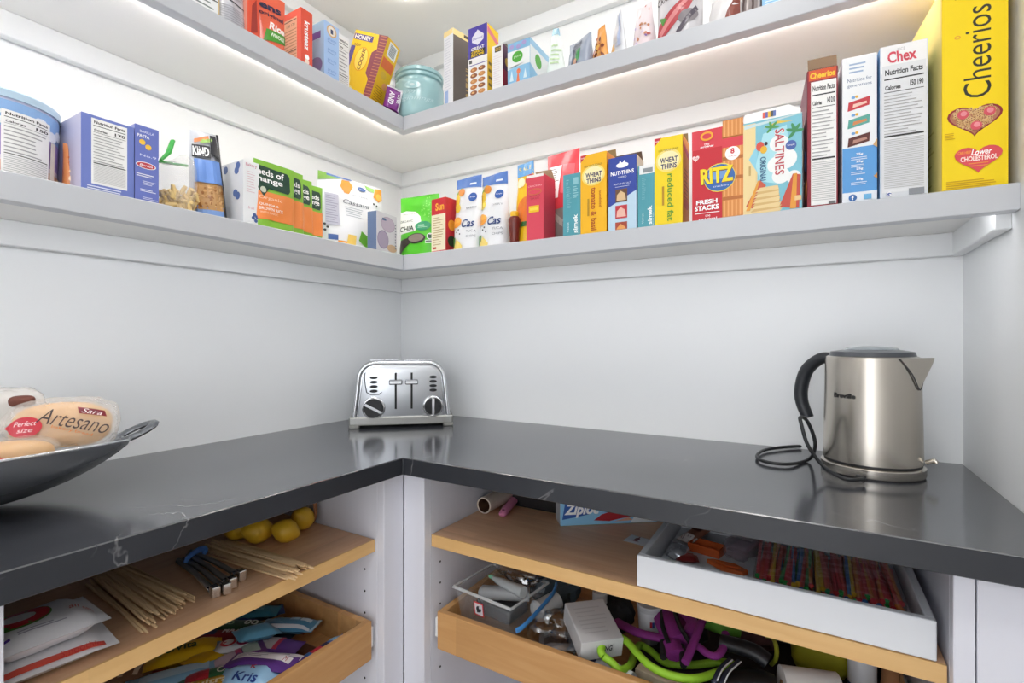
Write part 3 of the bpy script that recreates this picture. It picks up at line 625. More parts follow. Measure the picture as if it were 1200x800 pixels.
c = wheat('lemon yellow cracker box lettered reduced fat', 767, 800, 797, 157, '#f2d40f', '#e8a22a', 'reduced fat', '#5d9a2a')
P = c.f('right'); P.poly([(0, .93), (1, .86), (1, .78), (0, .86)], '#c8414e'); P.ell(.5, .25, .35, .06, '#d9703a'); P.lines(.2, .3, .8, .65, 8, '#b3772a', .3); c.done()
RED = '#c9202f'
c = Carton('cracker_box', 'red cracker box with blue oval, yellow lettering and cracker stacks', 'R', 'mid', 811, 871, 813, 155, .07, RED, RED, '#c2414a', back=.012)
P = c.f(); P.rect(0, .79, 1, 1, '#d83a48'); P.rect(.6, 0, 1, .98, '#b86a2c')
for y in (.0, .215, .43, .645, .86):
    P.rect(.61, y+.015, 1, y+.195, '#d98a45')
    for j in range(5): P.rect(.63+.075*j, y+.02, .66+.075*j, y+.19, '#e9a963')
P.rect(.6, .76, 1, .86, '#d83a48'); P.ell(.3, .925, .13, .05, '#f0a92b'); P.ell(.3, .925, .09, .03, '#d83a48'); P.t('the', .3, .84, tw=.1, c='#ffffff'); P.t('original', .3, .81, tw=.26, th=.03, c='#ffffff', b=.02)
P.heart(.08, .7, .07, '#f2d7d7'); P.t('NAB', .08, .7, tw=.09, c=RED); P.ell(.8, .69, .14, None, '#ffffff'); P.t('8', .8, .715, th=.06, c=RED, b=.04); P.t('STACKS', .8, .66, tw=.16, th=.015, c=RED)
P.ell(.55, .45, .31, .155, '#eadb4e'); P.ell(.55, .45, .3, .145, '#3166ae'); P.ell(.52, .49, .2, .06, '#6f9ad0'); P.t('RITZ', .5, .475, tw=.64, th=.17, c='#7a3b12', b=.05, sh=-.05); P.t('RITZ', .49, .482, tw=.64, th=.17, c='#f5dd1c', b=.04, sh=-.05); P.t('crackers', .58, .36, tw=.3, th=.02, c='#d8e2f2')
P.t('FRESH', .3, .205, tw=.42, th=.05, c='#ffffff', b=.04); P.t('STACKS', .3, .14, tw=.48, th=.055, c='#ffffff', b=.04); P.rect(.06, .08, .55, .088, '#ffffff'); P.t('the', .32, .055, tw=.1, c='#ffffff'); P.t('original', .32, .015, tw=.36, th=.03, c='#ffffff', b=.02)
c.done()
c = Carton('cracker_box', 'sky blue and sand cracker box with white open top and beach chairs', 'R', 'mid', 871, 940, 872, 145, .07, '#7fc3d4', '#dfe8ea', '#f3f3f1', back=.012)
P = c.f(); P.poly([(0, 0), (.25, 0), (.25, .55), (.1, .6), (.22, .9), (0, .98)], '#e8cf95'); P.rect(0, 0, .22, .98, '#eed79d'); P.poly([(.1, .6), (.25, .45), (.25, .75)], '#8fd0e2')
P.poly([(.22, .52), (.35, .85), (.75, .9), (.8, .5), (.6, .3), (.3, .35)], '#aee0ea')
for x, y, r in ((.62, .72, .16), (.72, .55, .2), (.58, .5, .16), (.86, .35, .12), (.65, .38, .15)): P.ell(x, y, r, None, '#f3f5f4')
P.poly([(.02, .965), (1, 1), (1, .99), (.02, .93)], '#c9dfe2')
P.poly([(.35, .9), (.6, .96), (.85, .93), (.6, .93)], '#e8c84d')
for a in (0, .9, 1.9, 2.8, 4.0): P.ell(.5+.06*math.cos(a), .9+.03*math.sin(a), .07, .012, '#4f9a4d', rot=a); P.ell(.88+.06*math.cos(a), .82+.04*math.sin(a), .09, .016, '#3f8f5a', rot=a)
P.ell(.3, .72, .07, .05, '#d8503f'); P.ell(.36, .68, .06, .04, '#e9b62b'); P.ell(.4, .74, .03, .02, '#2b2b3a'); P.ell(.82, .68, .09, None, '#4560a8'); P.t('Simple', .82, .68, tw=.12, th=.02, c='#ffffff')
P.t('SALTINES', .63, .63, tw=.48, th=.17, c='#f6f0ee', rot=-90, b=.05); P.t('SALTINES', .63, .63, tw=.48, th=.155, c='#b8303f', rot=-90, b=.01); P.t('ORIGINAL', .35, .47, tw=.27, th=.1, c='#245a86', rot=-90, b=.02); P.lines(.1, .35, .14, .6, 1, '#c7a86a', .4)
P.poly([(.05, .1), (.3, .36), (.4, .3), (.25, .05)], '#c8563d'); P.poly([(.05, .05), (.26, .36), (.3, .36), (.12, .05)], '#e39b34'); P.poly([(.62, .05), (.85, .38), (.98, .36), (.95, .02)], '#c44b3a'); P.poly([(.8, .02), (.86, .38), (.92, .38), (.9, .02)], '#e39b34')
for j in range(9): P.poly([(.12+.012*j, .03*j), (.62, .03*j+.015*(j % 2)), (.68-.01*j, .03*j+.045), (.2+.012*j, .03*j+.04)], ('#e9cf97', '#d6b273')[j % 2])
P.rect(.88, .1, .99, .15, '#e7c48a')
g = G(); g.prism([(-c.w/2+.002, 0), (c.w/2-.002, 0), (c.w/2-.002, .008), (c.w*.28, .02), (-c.w/2+.002, .017)], 0, .0008, 'y'); fl = g.build('open_flap', mat('#f4f4f2', .5), c.o); fl.location = (0, .0005, c.h); fl.rotation_euler = (R(-8), 0, 0)
Q = Print(c.w, .02)
for j, q in enumerate(('#d8503f', '#5a52a8', '#e9b62b', '#333333', '#4560a8')): Q.rect(.34+.045*j, .15, .385+.045*j, .7, q)
cw = c.w; Q.build('flap_print', fl, lambda x, y, o: ((x-.5)*cw, -o, y*.02)); c.done()
c = Carton('cereal_box', 'narrow maroon cereal box with yellow name and nutrition panel', 'R', 'mid', 946, 982, 946, 84, .185, '#8e2433', ('#6e3a4c', '#7d1f2d'), '#8c5b4a', back=.014, yaw=5)
P = c.f(); P.rect(.05, .92, .95, .995, '#d8582e'); P.t('Cheerios', .5, .955, tw=.82, th=.045, c='#f3c62f', b=.04); P.nutri(.12, .02, .95, .91, cal='140 210', rows=34, half=.4); P.rect(.7, .02, .92, .04, '#777777')
P = c.f('left'); bites(P, rn, 0, 0, 1, .5, 14, ['#d9803a', '#e0a33c', '#9c4a6a', '#7a90c4'], (.08, .16)); c.flap('#7d6248', 72, .12, 'front').done()
c = Carton('cereal_box', 'white and sky blue cereal box with three chocolate bar pictures', 'R', 'mid', 987, 1028, 987, 70, .185, '#f1f3f5', ('#dfe3ea', '#cfd8e4'), '#b9c4d6', back=.013, yaw=5)
P = c.f(); P.rect(0, .0, 1, .38, '#5d9fdc'); P.rect(0, 0, 1, .075, '#e9eef4'); P.lines(.2, .88, .75, .96, 3, '#9fb6d4', .4); P.t('Nutrition for', .5, .84, tw=.7, th=.025, c='#5c7396'); P.t('generations', .5, .80, tw=.7, th=.025, c='#5c7396')
for y, a, b in ((.63, '#c83a44', '#f0c9b9'), (.51, '#5aa79a', '#d98a55'), (.385, '#5b2a25', '#b8897a')):
    P.poly([(.15, y), (.78, y+.025), (.8, y+.085), (.18, y+.06)], a); P.poly([(.3, y+.02), (.72, y+.04), (.7, y+.055), (.32, y+.045)], b); P.ell(.32, y+.09, .06, .009, '#6fa3d8'); P.ell(.42, y+.093, .05, .009, '#e9b23a')
for y in (.3, .25, .2, .13): P.t('25g', .5, y+.03, tw=.2, th=.018, c='#ffffff', b=.03); P.lines(.25, y-.01, .75, y+.015, 2, '#d9e8f8', .4)
P.ell(.3, .037, .12, None, '#3d6fb0'); P.t('f', .3, .037, th=.03, c='#ffffff', b=.04); P.rect(.62, .02, .84, .055, '#6fb3de'); P.poly([(.9, .17), (1, .15), (1, .19)], '#d9a05a'); P.poly([(.88, .38), (1, .36), (1, .42)], '#d9b07a'); c.done()
c = Carton('cereal_box', 'white cereal box with red name over a long nutrition panel', 'R', 'mid', 1031, 1088, 1031, 57, .185, '#d9dde2', ('#6d9fd0', '#5f97cc'), '#a9826a', back=.012, yaw=5)
P = c.f(); P.rect(.02, .82, .98, .995, '#f2f2f3'); P.t('RICE', .45, .965, tw=.16, th=.018, c='#b9b9bd'); P.t('Chex', .47, .92, tw=.62, th=.075, c='#d2485a', b=.03, sh=-.1); P.nutri(.04, .04, .96, .87, bg='#e3e5e8', cal='150 190', rows=40, half=.33); P.ell(.18, .03, .06, None, '#3f57a0'); P.t('G', .18, .03, th=.03, c='#ffffff', b=.03); P.rect(.6, .015, .92, .055, '#8b8f95'); c.done()
c = Carton('cereal_box', 'tall bright yellow cereal box with heart-shaped bowl', 'R', 'mid', 1103, 1183, 1103, -12, .19, '#f6d60b', ('#f3dd86', '#e9c50f'), '#e2c11a', back=.006, yaw=6)
P = c.f(); P.t('Family Size', .5, .93, tw=.6, th=.03, c='#b89a12', sh=.3); P.t('GENERAL MILLS', .35, .97, tw=.4, th=.012, c='#8f7a12'); P.t('Cheerios', .54, .655, tw=.44, th=.42, c='#2a2a26', rot=90, b=-.002); P.ell(.24, .74, .05, .009, '#e8a13b'); P.ell(.24, .74, .03, .005, '#f6d60b')
P.heart(.5, .335, .42, '#8e2430', .8); P.heart(.5, .335, .38, '#b4765a', .8)
rr = random.Random(5)
for _ in range(320):
    x, y = rr.uniform(-.95, .95), rr.uniform(-.85, .8)
    X, Y = x*1.05, y*1.15+.12
    if (X*X+Y*Y-1)**3-X*X*Y**3 < -.02: P.ell(.5+x*.33, .335+y*.33*P.w/P.h*.8, .026, None, rr.choice(['#e0bd8a', '#cda06a', '#d9b27a']), 8); P.ell(.5+x*.33, .335+y*.33*P.w/P.h*.8, .011, None, '#8a4a3a', 6)
for x, y in ((.32, .36), (.72, .36), (.52, .30)): P.ell(x, y, .09, .022, '#d65563'); P.ell(x+.01, y+.004, .05, .012, '#e8919a')
P.heart(.55, .145, .36, '#dd4f56', .8); P.t('Lower', .6, .172, tw=.32, th=.028, c='#ffffff', sh=.3, b=.02); P.t('CAN HELP', .34, .175, tw=.2, th=.014, c='#f0a03a', b=.02); P.t('CHOLESTEROL', .56, .143, tw=.56, th=.024, c='#fbe9e4', b=.03); P.lines(.4, .1, .7, .125, 2, '#e99a3a', .3, ragged=False)
P.lines(.06, .005, .95, .045, 4, '#d0a30d', .45); P.lines(.04, .245, .25, .28, 4, '#d0a30d', .4)
P = c.f('left'); P.lines(.1, .05, .9, .35, 9, '#d8bd5a', .3); c.done()
# ---- upper shelf, left run
c = Carton('mix_box', 'white box with rows of dark print, half out of sight by the grey pouch', 'L', 'up', 222, 257, 250, -55, .1, '#eceeee', ('#e2e6e6', '#d7c48f'), '#dddddd', back=.02)
P = c.f(); P.lines(.05, .1, .95, .6, 7, '#7c8784', .3); P.rect(.02, .27, .95, .285, '#2c2c2c'); P.rect(.96, 0, 1, 1, '#d8bd84'); c.done()
k = Pouch('mix_pouch', 'silver grey pouch with one dark wavy line', 'L', 'up', 257, 292, 275, -60, .04, '#c6c6cc', back=.02)
P = k.f(); P.poly([(.05, .31), (.3, .34), (.6, .33), (.95, .31), (.95, .32), (.6, .345), (.3, .352), (.05, .322)], '#333338'); P.lines(.1, .05, .9, .28, 8, '#a6a6ae', .3); P.lines(.1, .38, .9, .7, 8, '#adadb6', .3); k.done()
c = Carton('mix_box', 'slim vermilion red box edge-on beside the silver pouch', 'L', 'up', 290, 303, 296, -50, .05, '#e2563a', ('#ef9a86', '#d84a30'), '#d84a30', back=.015)
P = c.f(); P.poly([(.3, .05), (.9, .1), (.8, .5), (.4, .4)], '#a2352c'); P.rect(0, 0, 1, .05, '#3c3f7a'); c.done()
k = Pouch('rice_bag', 'red rice bag with white script and green badge', 'L', 'up', 303, 336, 334, 0, .03, '#ea6a4c', back=.02, yaw=-8, cat='bag', wob=.001)
P = k.f(); P.t('ens', .48, .74, tw=.7, th=.1, c='#2e2a4a', b=.04); P.t('original', .5, .6, tw=.8, th=.1, c='#3a2c46', b=.02); P.t('Rice', .66, .42, tw=.55, th=.14, c='#fdf3ee', sh=.2, b=.04); P.poly([(.2, .12), (.95, .2), (.98, .36), (.3, .34)], '#4f9a34'); P.t('WHOLE', .66, .27, tw=.5, th=.07, c='#e8f3dc', b=.03); P.rect(.3, .0, .98, .08, '#44508c'); k.done()
c = Carton('mix_box', 'orange red box with white upright lettering and tan ingredients side', 'L', 'up', 353, 366, 350, 6, .07, '#e5553c', ('#e8b08c', '#e5553c'), '#ea6a4c', back=.015)
P = c.f(); P.t('krusteaz', .5, .55, tw=.5, th=.45, c='#ffffff', rot=-90, b=.03); P.ell(.5, .18, .2, None, '#ffffff'); P.ell(.5, .1, .2, None, '#f0d9c9'); P = c.f('left'); P.rect(0, .88, 1, 1, '#e5553c'); P.rect(.8, 0, 1, 1, '#e5553c'); P.lines(.08, .1, .78, .7, 11, '#b8835f', .3, ragged=False); P.t('120 170', .5, .76, tw=.4, th=.05, c='#5a3a2a'); P.rect(.05, .83, .78, .845, '#5a3a2a'); P.rect(.05, .3, .78, .315, '#5a3a2a'); c.done()
c = Carton('cereal_box', 'pale blue box with round badge and purple corner label', 'L', 'up', 380, 397, 382, 24, .06, '#a9c8f0', ('#9fc0da', '#f0f2f4'), '#d5e3f4', back=.015, yaw=0)
P = c.f(); P.ell(.5, .87, .34, None, '#d9b27f'); P.ell(.5, .87, .26, None, '#f3e9dc'); P.rect(.42, .82, .58, .9, '#3a4468')
for y in (.7, .52, .34, .16): P.t('grams', .5, y, tw=.6, th=.05, c='#7f9ed4'); P.lines(.2, y-.06, .8, y-.03, 1, '#8fabd9', .5)
P = c.f('left'); P.rect(.2, .72, .8, .84, '#6c3f92'); P.ell(.5, .25, .4, .15, '#7a6fa0'); c.done()
c = Carton('mix_box', 'white box side with nutrition table between pale blue and yellow boxes', 'L', 'up', 396, 409, 400, 40, .03, '#eef0f1', '#e6e8ea', '#e6e8ea', back=.05)
P = c.f(); P.nutri(.05, .03, .95, .95, rows=16); c.done()
# tilted yellow box in the corner with a white one behind it
yb = Carton('baking_mix_box', 'bright yellow baking box with brown striped band, tipped in the corner', 'L', 'up', 412, 452, 430, 26, .06, '#f0c51a', ('#f0c51a', '#eebf16'), '#f3d455', back=.012, yaw=-75, w=.1, h=.182)
yb.loc = Vector(at_x(416, 112, DL-.012)); yb.o.location = (DL-.09, at_x(427, 110, DL-.06).y-.018, ZS['up'])
P = yb.f(); P.poly([(.78, 0), (1, 0), (1, 1), (.72, 1), (.78, .8), (.66, .74), (.66, .45), (.78, .38)], '#8d4550')
for j in range(24): P.rect(.8, .01+.042*j, 1, .02+.042*j, '#c9805a')
P.rect(.02, .87, .6, .95, '#5a4a86'); P.t('HONEY', .3, .91, tw=.5, th=.06, c='#f7efe0', b=.03); P.ell(.42, .62, .2, .17, '#e9a61c'); P.ell(.42, .62, .18, .155, '#f7d85a'); P.t('COOKIE', .43, .62, tw=.3, th=.1, c='#7a3a2a', rot=90, b=.03); P.rect(.02, .5, .14, .78, '#5a4a86'); P.ell(.16, .28, .14, .1, '#f3dc6a'); P.ell(.3, .12, .15, .12, '#f0e28a'); P.ell(.18, .3, .08, .06, '#e0a860'); P.t('NEW', .2, .8, tw=.2, th=.04, c='#7a3a2a')
P = yb.f('right'); P.rect(.2, .78, .85, .97, '#eef0f0'); P.lines(.3, .8, .75, .95, 9, '#555555', .5, ragged=False); P.rect(.05, .6, .9, .74, '#e8743c'); P.ell(.4, .52, .22, .05, '#e0b63a'); P.ell(.7, .4, .2, .05, '#f0a96a'); P.lines(.1, .14, .8, .36, 7, '#b98f14', .35); P.rect(.55, .03, .9, .16, '#7fc3e0'); yb.done()
yb.o.rotation_euler = (0, R(20), PI/2-R(75)); yb.o.location.z = ZS['up']+yb.w/2*math.sin(R(20))+.0005
wb = Carton('carton', 'plain white carton standing behind the tipped yellow box', 'L', 'up', 430, 466, 460, 17, .03, '#f2f2f0', '#eeeeea', '#f4f4f2', back=.1, h=.21, w=.1)
wb.o.location = (.115, at_x(447, 60, .115).y, ZS['up']); wb.done()
# purple roll packet
pq = at_x(461, 130, DL-.03)
pk = Pouch('snack_packet', 'small purple packet with white capitals beside the jar', 'L', 'up', 450, 475, 460, 97, .022, '#7d2f86', back=.012, yaw=-30, roll=12, w=.042, h=.062, cat='packet', p=4)
P = pk.f(); P.t('AND', .36, .45, tw=.6, th=.34, c='#f2eaf4', rot=-90, b=.03); P.t('ONE', .8, .5, tw=.4, th=.22, c='#f2eaf4', rot=-90, b=.03); P.rect(.86, 0, 1, 1, '#e6e2ea'); P.rect(0, .9, 1, 1, '#d8d4de'); pk.done()
pk.o.location = (DL-.002, at_x(459, 130, DL-.002).y, ZS['up']+.006)
# ceramic jar
jc = at_z(492, 132, ZS['up']); jd = at_y(492, 120, -DR+.06); jar = empty('ceramic_jar', (jd.x-.002, jd.y, ZS['up']), 0, 'pale teal ceramic jar with ribbed lid and raised lettering', 'jar')
JM = mat('#a3c9cc', .22, vary=.03, scale=12)
JR = .068
g = G(); g.lathe([(JR*.86, 0), (JR*.95, .006), (JR, .03), (JR, .085), (JR*.95, .1), (JR*.86, .108)], 40); g.build('jar_body', JM, jar, smooth=50)
g = G(); g.lathe([(JR*.88, .107), (JR*.95, .109), (JR*.95, .116), (JR*.9, .118), (JR*.97, .12), (JR*.97, .128), (JR*.88, .133), (.0, .135)], 40, caps=False); g.build('lid', JM, jar, smooth=40)
P = Print(2*PI*JR, .1)
P.t('Happy', .42, .62, tw=.13, th=.14, c='#c9e2e3', sh=.3); P.t('Beginnings', .46, .4, tw=.26, th=.16, c='#c9e2e3', sh=.3); P.ell(.455, .82, .05, .12, '#b4d5d7'); P.ell(.455, .82, .04, .09, '#a3c9cc'); P.ell(.455, .82, .015, .04, '#d5e8e8')
P.build('raised_lettering', jar, lambda x, y, o: ((JR+o+.0012)*math.cos((x-.5)*2*PI-R(48)), (JR+o+.0012)*math.sin((x-.5)*2*PI-R(48)), .006+y*.085), cell=.008, rough=.2)

# ---- upper shelf, right run
c = Carton('pasta_box', 'white and bronze box with pale yellow top', 'R', 'up', 519, 532, 520, 38, .12, '#e9ebf0', ('#dfe2ea', '#6b625c'), '#efd995', back=.012, yaw=-12)
P = c.f(); P.rect(0, .93, 1, 1, '#f3dd9a'); P.lines(.1, .2, .9, .9, 20, '#d3d6df', .3); P.rect(.15, .02, .5, .2, '#9fb6e0'); P = c.f('right'); P.rect(0, .92, 1, 1, '#f3dd9a'); P.t('RIGATONI', .5, .3, tw=.5, th=.3, c='#c9a86a', rot=90, b=.02); P.poly([(.4, .72), (.6, .72), (.5, .85)], '#cfb58a'); P.rect(.3, .95, .8, .99, '#4a4640'); c.done()
c = Carton('cookie_box', 'white box with violet top badge and rows of cookie pictures', 'R', 'up', 549, 571, 551, 34, .05, '#f2f1ee', ('#f2f1ee', '#f0c81e'), '#d9b428', back=.012)
P = c.f(); P.rect(0, .56, 1, 1, '#5348a6'); P.poly([(.2, .86), (.5, .95), (.82, .86), (.8, .79), (.5, .73), (.2, .79)], '#e9e7f4'); P.t('Diamond', .5, .83, tw=.5, th=.035, c='#5348a6'); P.t('GREAT', .5, .69, tw=.7, th=.045, c='#f1efe6', b=.03); P.rect(.12, .57, .9, .665, '#2a2730'); P.t('CEREAL', .5, .64, tw=.66, th=.035, c='#f0c81e', b=.03); P.t('RECIPE', .5, .595, tw=.66, th=.035, c='#f0c81e', b=.03); P.rect(0, .47, 1, .56, '#f2f1ee'); P.rect(.05, .49, .2, .54, '#555555'); P.rect(0, .455, 1, .465, '#5348a6')
for j in range(5):
    for i in range(2): P.ell(.3+.42*i, .39-.082*j, .19, .033, ('#b5713c', '#8a4f2e', '#c98a4e')[(i+j) % 3], 10); P.ell(.27+.42*i, .395-.082*j, .09, .015, '#d9a468', 8)
P = c.f('right'); P.poly([(0, .97), (1, .86), (1, .78), (0, .88)], '#e07a86'); P.lines(.1, .1, .4, .5, 4, '#7a641a', .4); c.done()
c = Carton('tea_box', 'small white box with gold tag and crimson side', 'R', 'up', 577, 589, 579, 54, .035, '#efeeee', ('#efeeee', '#5b2b4c'), '#c9c4bd', back=.01)
P = c.f(); P.rect(.25, .84, .85, .96, '#4a4436'); P.t('GOLD', .55, .9, tw=.5, th=.07, c='#d8b24a', b=.03); P.lines(.1, .1, .9, .78, 14, '#e2d8dc', .3); P = c.f('right'); P.rect(0, .1, 1, .45, '#a8283f'); P.ell(.6, .65, .3, .1, '#e8b83a'); c.flap('#8d867c', 35, .5).done()
c = Carton('tissue_box', 'sky blue and white carton with round green badge', 'R', 'up', 595, 621, 596, 42, .2, '#8cc0e2', ('#8cc0e2', '#e9eef0'), '#9cc6e4', back=.012, h=.1)
P = c.f(); P.rect(0, .42, 1, .8, '#eef2f2'); P.poly([(0, .38), (1, .5), (1, .42), (0, .42)], '#eef2f2'); P.ell(.45, .64, .24, .13, '#52a83c'); P.t('pure', .45, .64, tw=.3, th=.06, c='#dff0d8'); P.poly([(.4, .02), (.48, .35), (.56, .02)], '#e8794a'); P.ell(.5, .3, .08, .06, '#e8794a'); P.poly([(.1, .1), (.2, .35), (.28, .1)], '#d5e9f2'); P.poly([(.72, .1), (.8, .32), (.88, .1)], '#d5e9f2')
for x, y in ((.2, .9), (.5, .87), (.75, .92)): P.ell(x, y, .1, .05, '#b3a3d6')
P = c.f('right'); P.poly([(0, .0), (.6, 0), (0, .42)], '#8cc0e2'); P.rect(0, .85, 1, 1, '#9ec9e6'); P.ell(.2, .62, .08, .16, '#52a83c'); P.ell(.75, .62, .06, .12, '#6bb552'); P.ell(.3, .2, .06, .08, '#d5e9f2'); P.ell(.45, .08, .05, .06, '#e8794a'); c.done()
def upouch(lab, u0, u1, ut, vt, col, yaw, d=.04, **kw):
    return Pouch('snack_bag', lab, 'R', 'up', u0, u1, ut, vt, d, col, yaw=yaw, cat='bag', group='bags on the second shelf', **kw)
k = upouch('pale mint folded bag leaning beside the sky blue carton', 642, 664, 642, 24, '#dde6e2', 30, .02, w=.055, back=.05, lean=-10, taper=.75)
P = k.f(); P.rect(0, .86, 1, 1, '#8fb9cc'); P.lines(.1, .3, .9, .7, 5, '#b9d3a6', .4); k.done()
k = upouch('slate grey bag with green stripe and rolled top', 657, 690, 672, 42, '#9aa3b4', -20, .04, back=.02)
P = k.f(); P.rect(.3, .1, .62, .9, '#39435a'); P.rect(.5, .2, .66, .62, '#3f9050'); P.poly([(0, 0), (.2, 0), (.1, .35)], '#4048a0'); P.ell(.5, .2, .1, .12, '#c08a6a'); k.done()
k = upouch('orange and brown nut bag standing edge-on', 692, 708, 706, 28, '#e8a04e', -35, .02, w=.05, back=.02, taper=.55)
bites(k.f(), rn, .1, .05, .9, .7, 20, ['#b5442e', '#7a3a24', '#e9b35a', '#d0602f'], (.08, .15)); k.done()
k = upouch('pale silver bag with tiny cracker picture', 712, 730, 722, 13, '#d9dbe0', -35, .02, w=.05, back=.02, taper=.6)
P = k.f(); P.rect(.1, .05, .5, .3, '#e2b87c'); P.rect(.45, .2, .85, .3, '#c3c9d6'); P.rect(.7, .2, .85, .95, '#aab6d2'); k.done()
k = upouch('white bag with pink and coral specks', 734, 764, 742, 3, '#ecdde0', -18, .04, back=.02, taper=.4)
bites(k.f(), rn, .35, .2, .9, .95, 12, ['#d28a63', '#b85a55', '#cf9a78'], (.05, .09)); bites(k.f(), rn, .1, .1, .8, .5, 6, ['#cdbfe0', '#8f6fb0'], (.04, .08)); k.done()
k = upouch('silver cranberry bag with large red fruit picture', 765, 820, 770, -52, '#cfcdd0', -6, .05, back=.014)
P = k.f(); P.t('CRANBERRIES', .46, .5, tw=.86, th=.085, c='#3a3038', rot=0, b=.01); P.poly([(.02, .06), (.1, .22), (.72, .46), (.86, .4), (.78, .3), (.2, .02)], '#b8454c'); P.poly([(.1, .12), (.7, .42), (.74, .38), (.16, .06)], '#d98a8a'); P.poly([(.2, .18), (.1, .3), (.3, .25)], '#4f8f3c'); P.poly([(.8, .44), (.95, .42), (.84, .36)], '#4f8f3c'); P.ell(.75, .2, .2, .08, '#8a8488'); P.poly([(.5, .05), (.9, .3), (.95, .25), (.6, .02)], '#5c5560'); k.done()
k = upouch('white crumpled bag with brown corner, low beside the cranberries', 823, 855, 848, 12, '#eceaea', -35, .05, w=.07, h=.07, back=.02)
P = k.f(); P.poly([(.75, 0), (1, 0), (1, .8)], '#8c4a3e'); k.done()
k = upouch('taupe striped bag near the end of the second shelf', 866, 892, 880, -25, '#9a8f8c', -8, .04, back=.012)
P = k.f()
for j in range(4): P.rect(.1+.24*j, 0, .2+.24*j, 1, ('#5d4c4a', '#c9bfbb')[j % 2])
k.done()
c = Carton('mix_box', 'light blue box at the end of the second shelf', 'R', 'up', 893, 925, 893, -40, .06, '#8fc4ea', '#7fb6e0', '#a9d0ee', back=.012)
c.f().lines(.1, .05, .9, .3, 4, '#d9ebf8', .4); c.done()
# ------------------------------------------------------------------ on the worktop
def at_d(u, v, dep): return CAM + ray(u, v)*dep
CHROME = mat('#d8dadd', .12, 1.0); STEEL = mat('#c4bdb2', .27, 1.0, vary=.05, bump=.02, scale=8); STEELB = mat('#c9c3b9', .25, 1.0)
BLACKP = mat('#1b1c1f', .4); BRUSH = mat('#d2d5d9', .3, 1.0)
# toaster
tp = at_z(471, 500.5, ZC); tdx, tdy = CAM.x-tp.x, CAM.y-tp.y
tz = math.atan2(tdx, -tdy)-R(1.5)
to = empty('toaster', (tp.x, tp.y, ZC), tz, 'chrome four-slice toaster with two levers and two dials', 'toaster')
TW, TH, TD = .272, .188, .16
def arch(w, z0, h, r, tap=.012, n=8):
    pts = [(-w/2, z0), (w/2, z0)]
    for i in range(n+1):
        a = PI/2*i/n; pts.append((w/2-tap-r+r*math.cos(a), h-r+r*math.sin(a)))
    for i in range(n+1):
        a = PI/2+PI/2*i/n; pts.append((-w/2+tap+r+r*math.cos(a), h-r+r*math.sin(a)))
    return pts
g = G(); g.prism(arch(TW, .028, TH, .05), .006, TD, 'y'); g.build('toaster_body', CHROME, to, smooth=35, bevel=.006, seg=3)
g = G(); g.prism(arch(TW-.03, .03, TH-.016, .04), .001, .006, 'y'); g.build('front_panel', BRUSH, to, smooth=35, bevel=.0025, seg=2)
rim = [(x, 0.004, z) for x, z in arch(TW-.012, .03, TH-.006, .047)]
g = G(); g.tube(rim[1:]+rim[:1], .0065, 8); g.build('front_trim', CHROME, to, smooth=60)
g = G(); g.box(-TW/2-.008, TW/2+.008, -.004, TD+.006, .008, .032); g.build('base', mat('#a9a9a6', .3, .9), to, bevel=.004, seg=2)
for x in (-TW/2+.006, TW/2-.006):
    for y in (.0, TD-.03):
        g = G(); g.box(x-.014, x+.014, y-.004, y+.03, 0, .0095); g.build('foot', mat('#8f8f8a', .45, .5), to, bevel=.002)
for x in (-.082, -.042, .014, .054):
    g = G(); g.box(x-.005, x+.03, .03, TD-.02, TH-.001, TH+.0006); g.build('bread_slot', mat('#151517', .5), to)
    g = G(); g.box(x-.006, x+.031, .024, .03, TH-.001, TH+.0035); g.build('slot_rim', CHROME, to)
for x in (-.017, .027):
    g = G(); g.box(x-.0028, x+.0028, .0, .0022, .052, .154); g.build('lever_slot', mat('#0c0c0d', .6), to)
    g = G(); g.box(x-.018, x+.018, -.016, .001, .121, .135); lv = g.build('lever', mat('#6c6e72', .25, .9), to, bevel=.003, seg=2)
    g = G(); g.box(x-.016, x+.016, -.0172, -.016, .1245, .1315); g.build('lever_face', CHROME, lv)
for x, z, r, a in ((-.077, .056, .027, 28), (.087, .058, .025, 90)):
    fr = Matrix.Translation((x, 0, z)) @ Matrix.Rotation(PI/2, 4, 'X')
    g = G(); g.lathe([(r*1.16, -.004), (r*1.16, .002), (r*1.05, .004)], 28, xf=fr); dl = g.build('dial', CHROME, to, smooth=40)
    g = G(); g.lathe([(r, .003), (r*.96, .012), (r*.9, .014)], 28, xf=fr); g.build('dial_knob', mat('#17181a', .3), dl, smooth=40)
    g = G(); g.box(-r*.93, r*.93, -.0035, .0035, .013, .018, xf=fr @ Matrix.Rotation(-R(a) if a == 28 else R(a), 4, 'Z')); g.build('pointer', CHROME, dl)
for x in (-.077, .087):
    for z in (.141, .1285, .116, .1035):
        g = G(); g.lathe([(.0105, -.003), (.0105, .003), (.009, .0045)], 18, xf=Matrix.Translation((x, 0, z)) @ Matrix.Rotation(PI/2, 4, 'X'), sy=.4); g.build('button', mat('#2a2b2e', .25, .3), to, smooth=40)
for sx in (-.108, ):
    g = G(); g.tube([(x, .0004, z) for x, z in ((-.1, .156), (-.102, .14), (-.1, .12), (-.096, .1), (-.086, .094), (-.062, .094), (-.055, .1))], .0013, 5); g.build('panel_outline', mat('#3c3f44', .4), to)

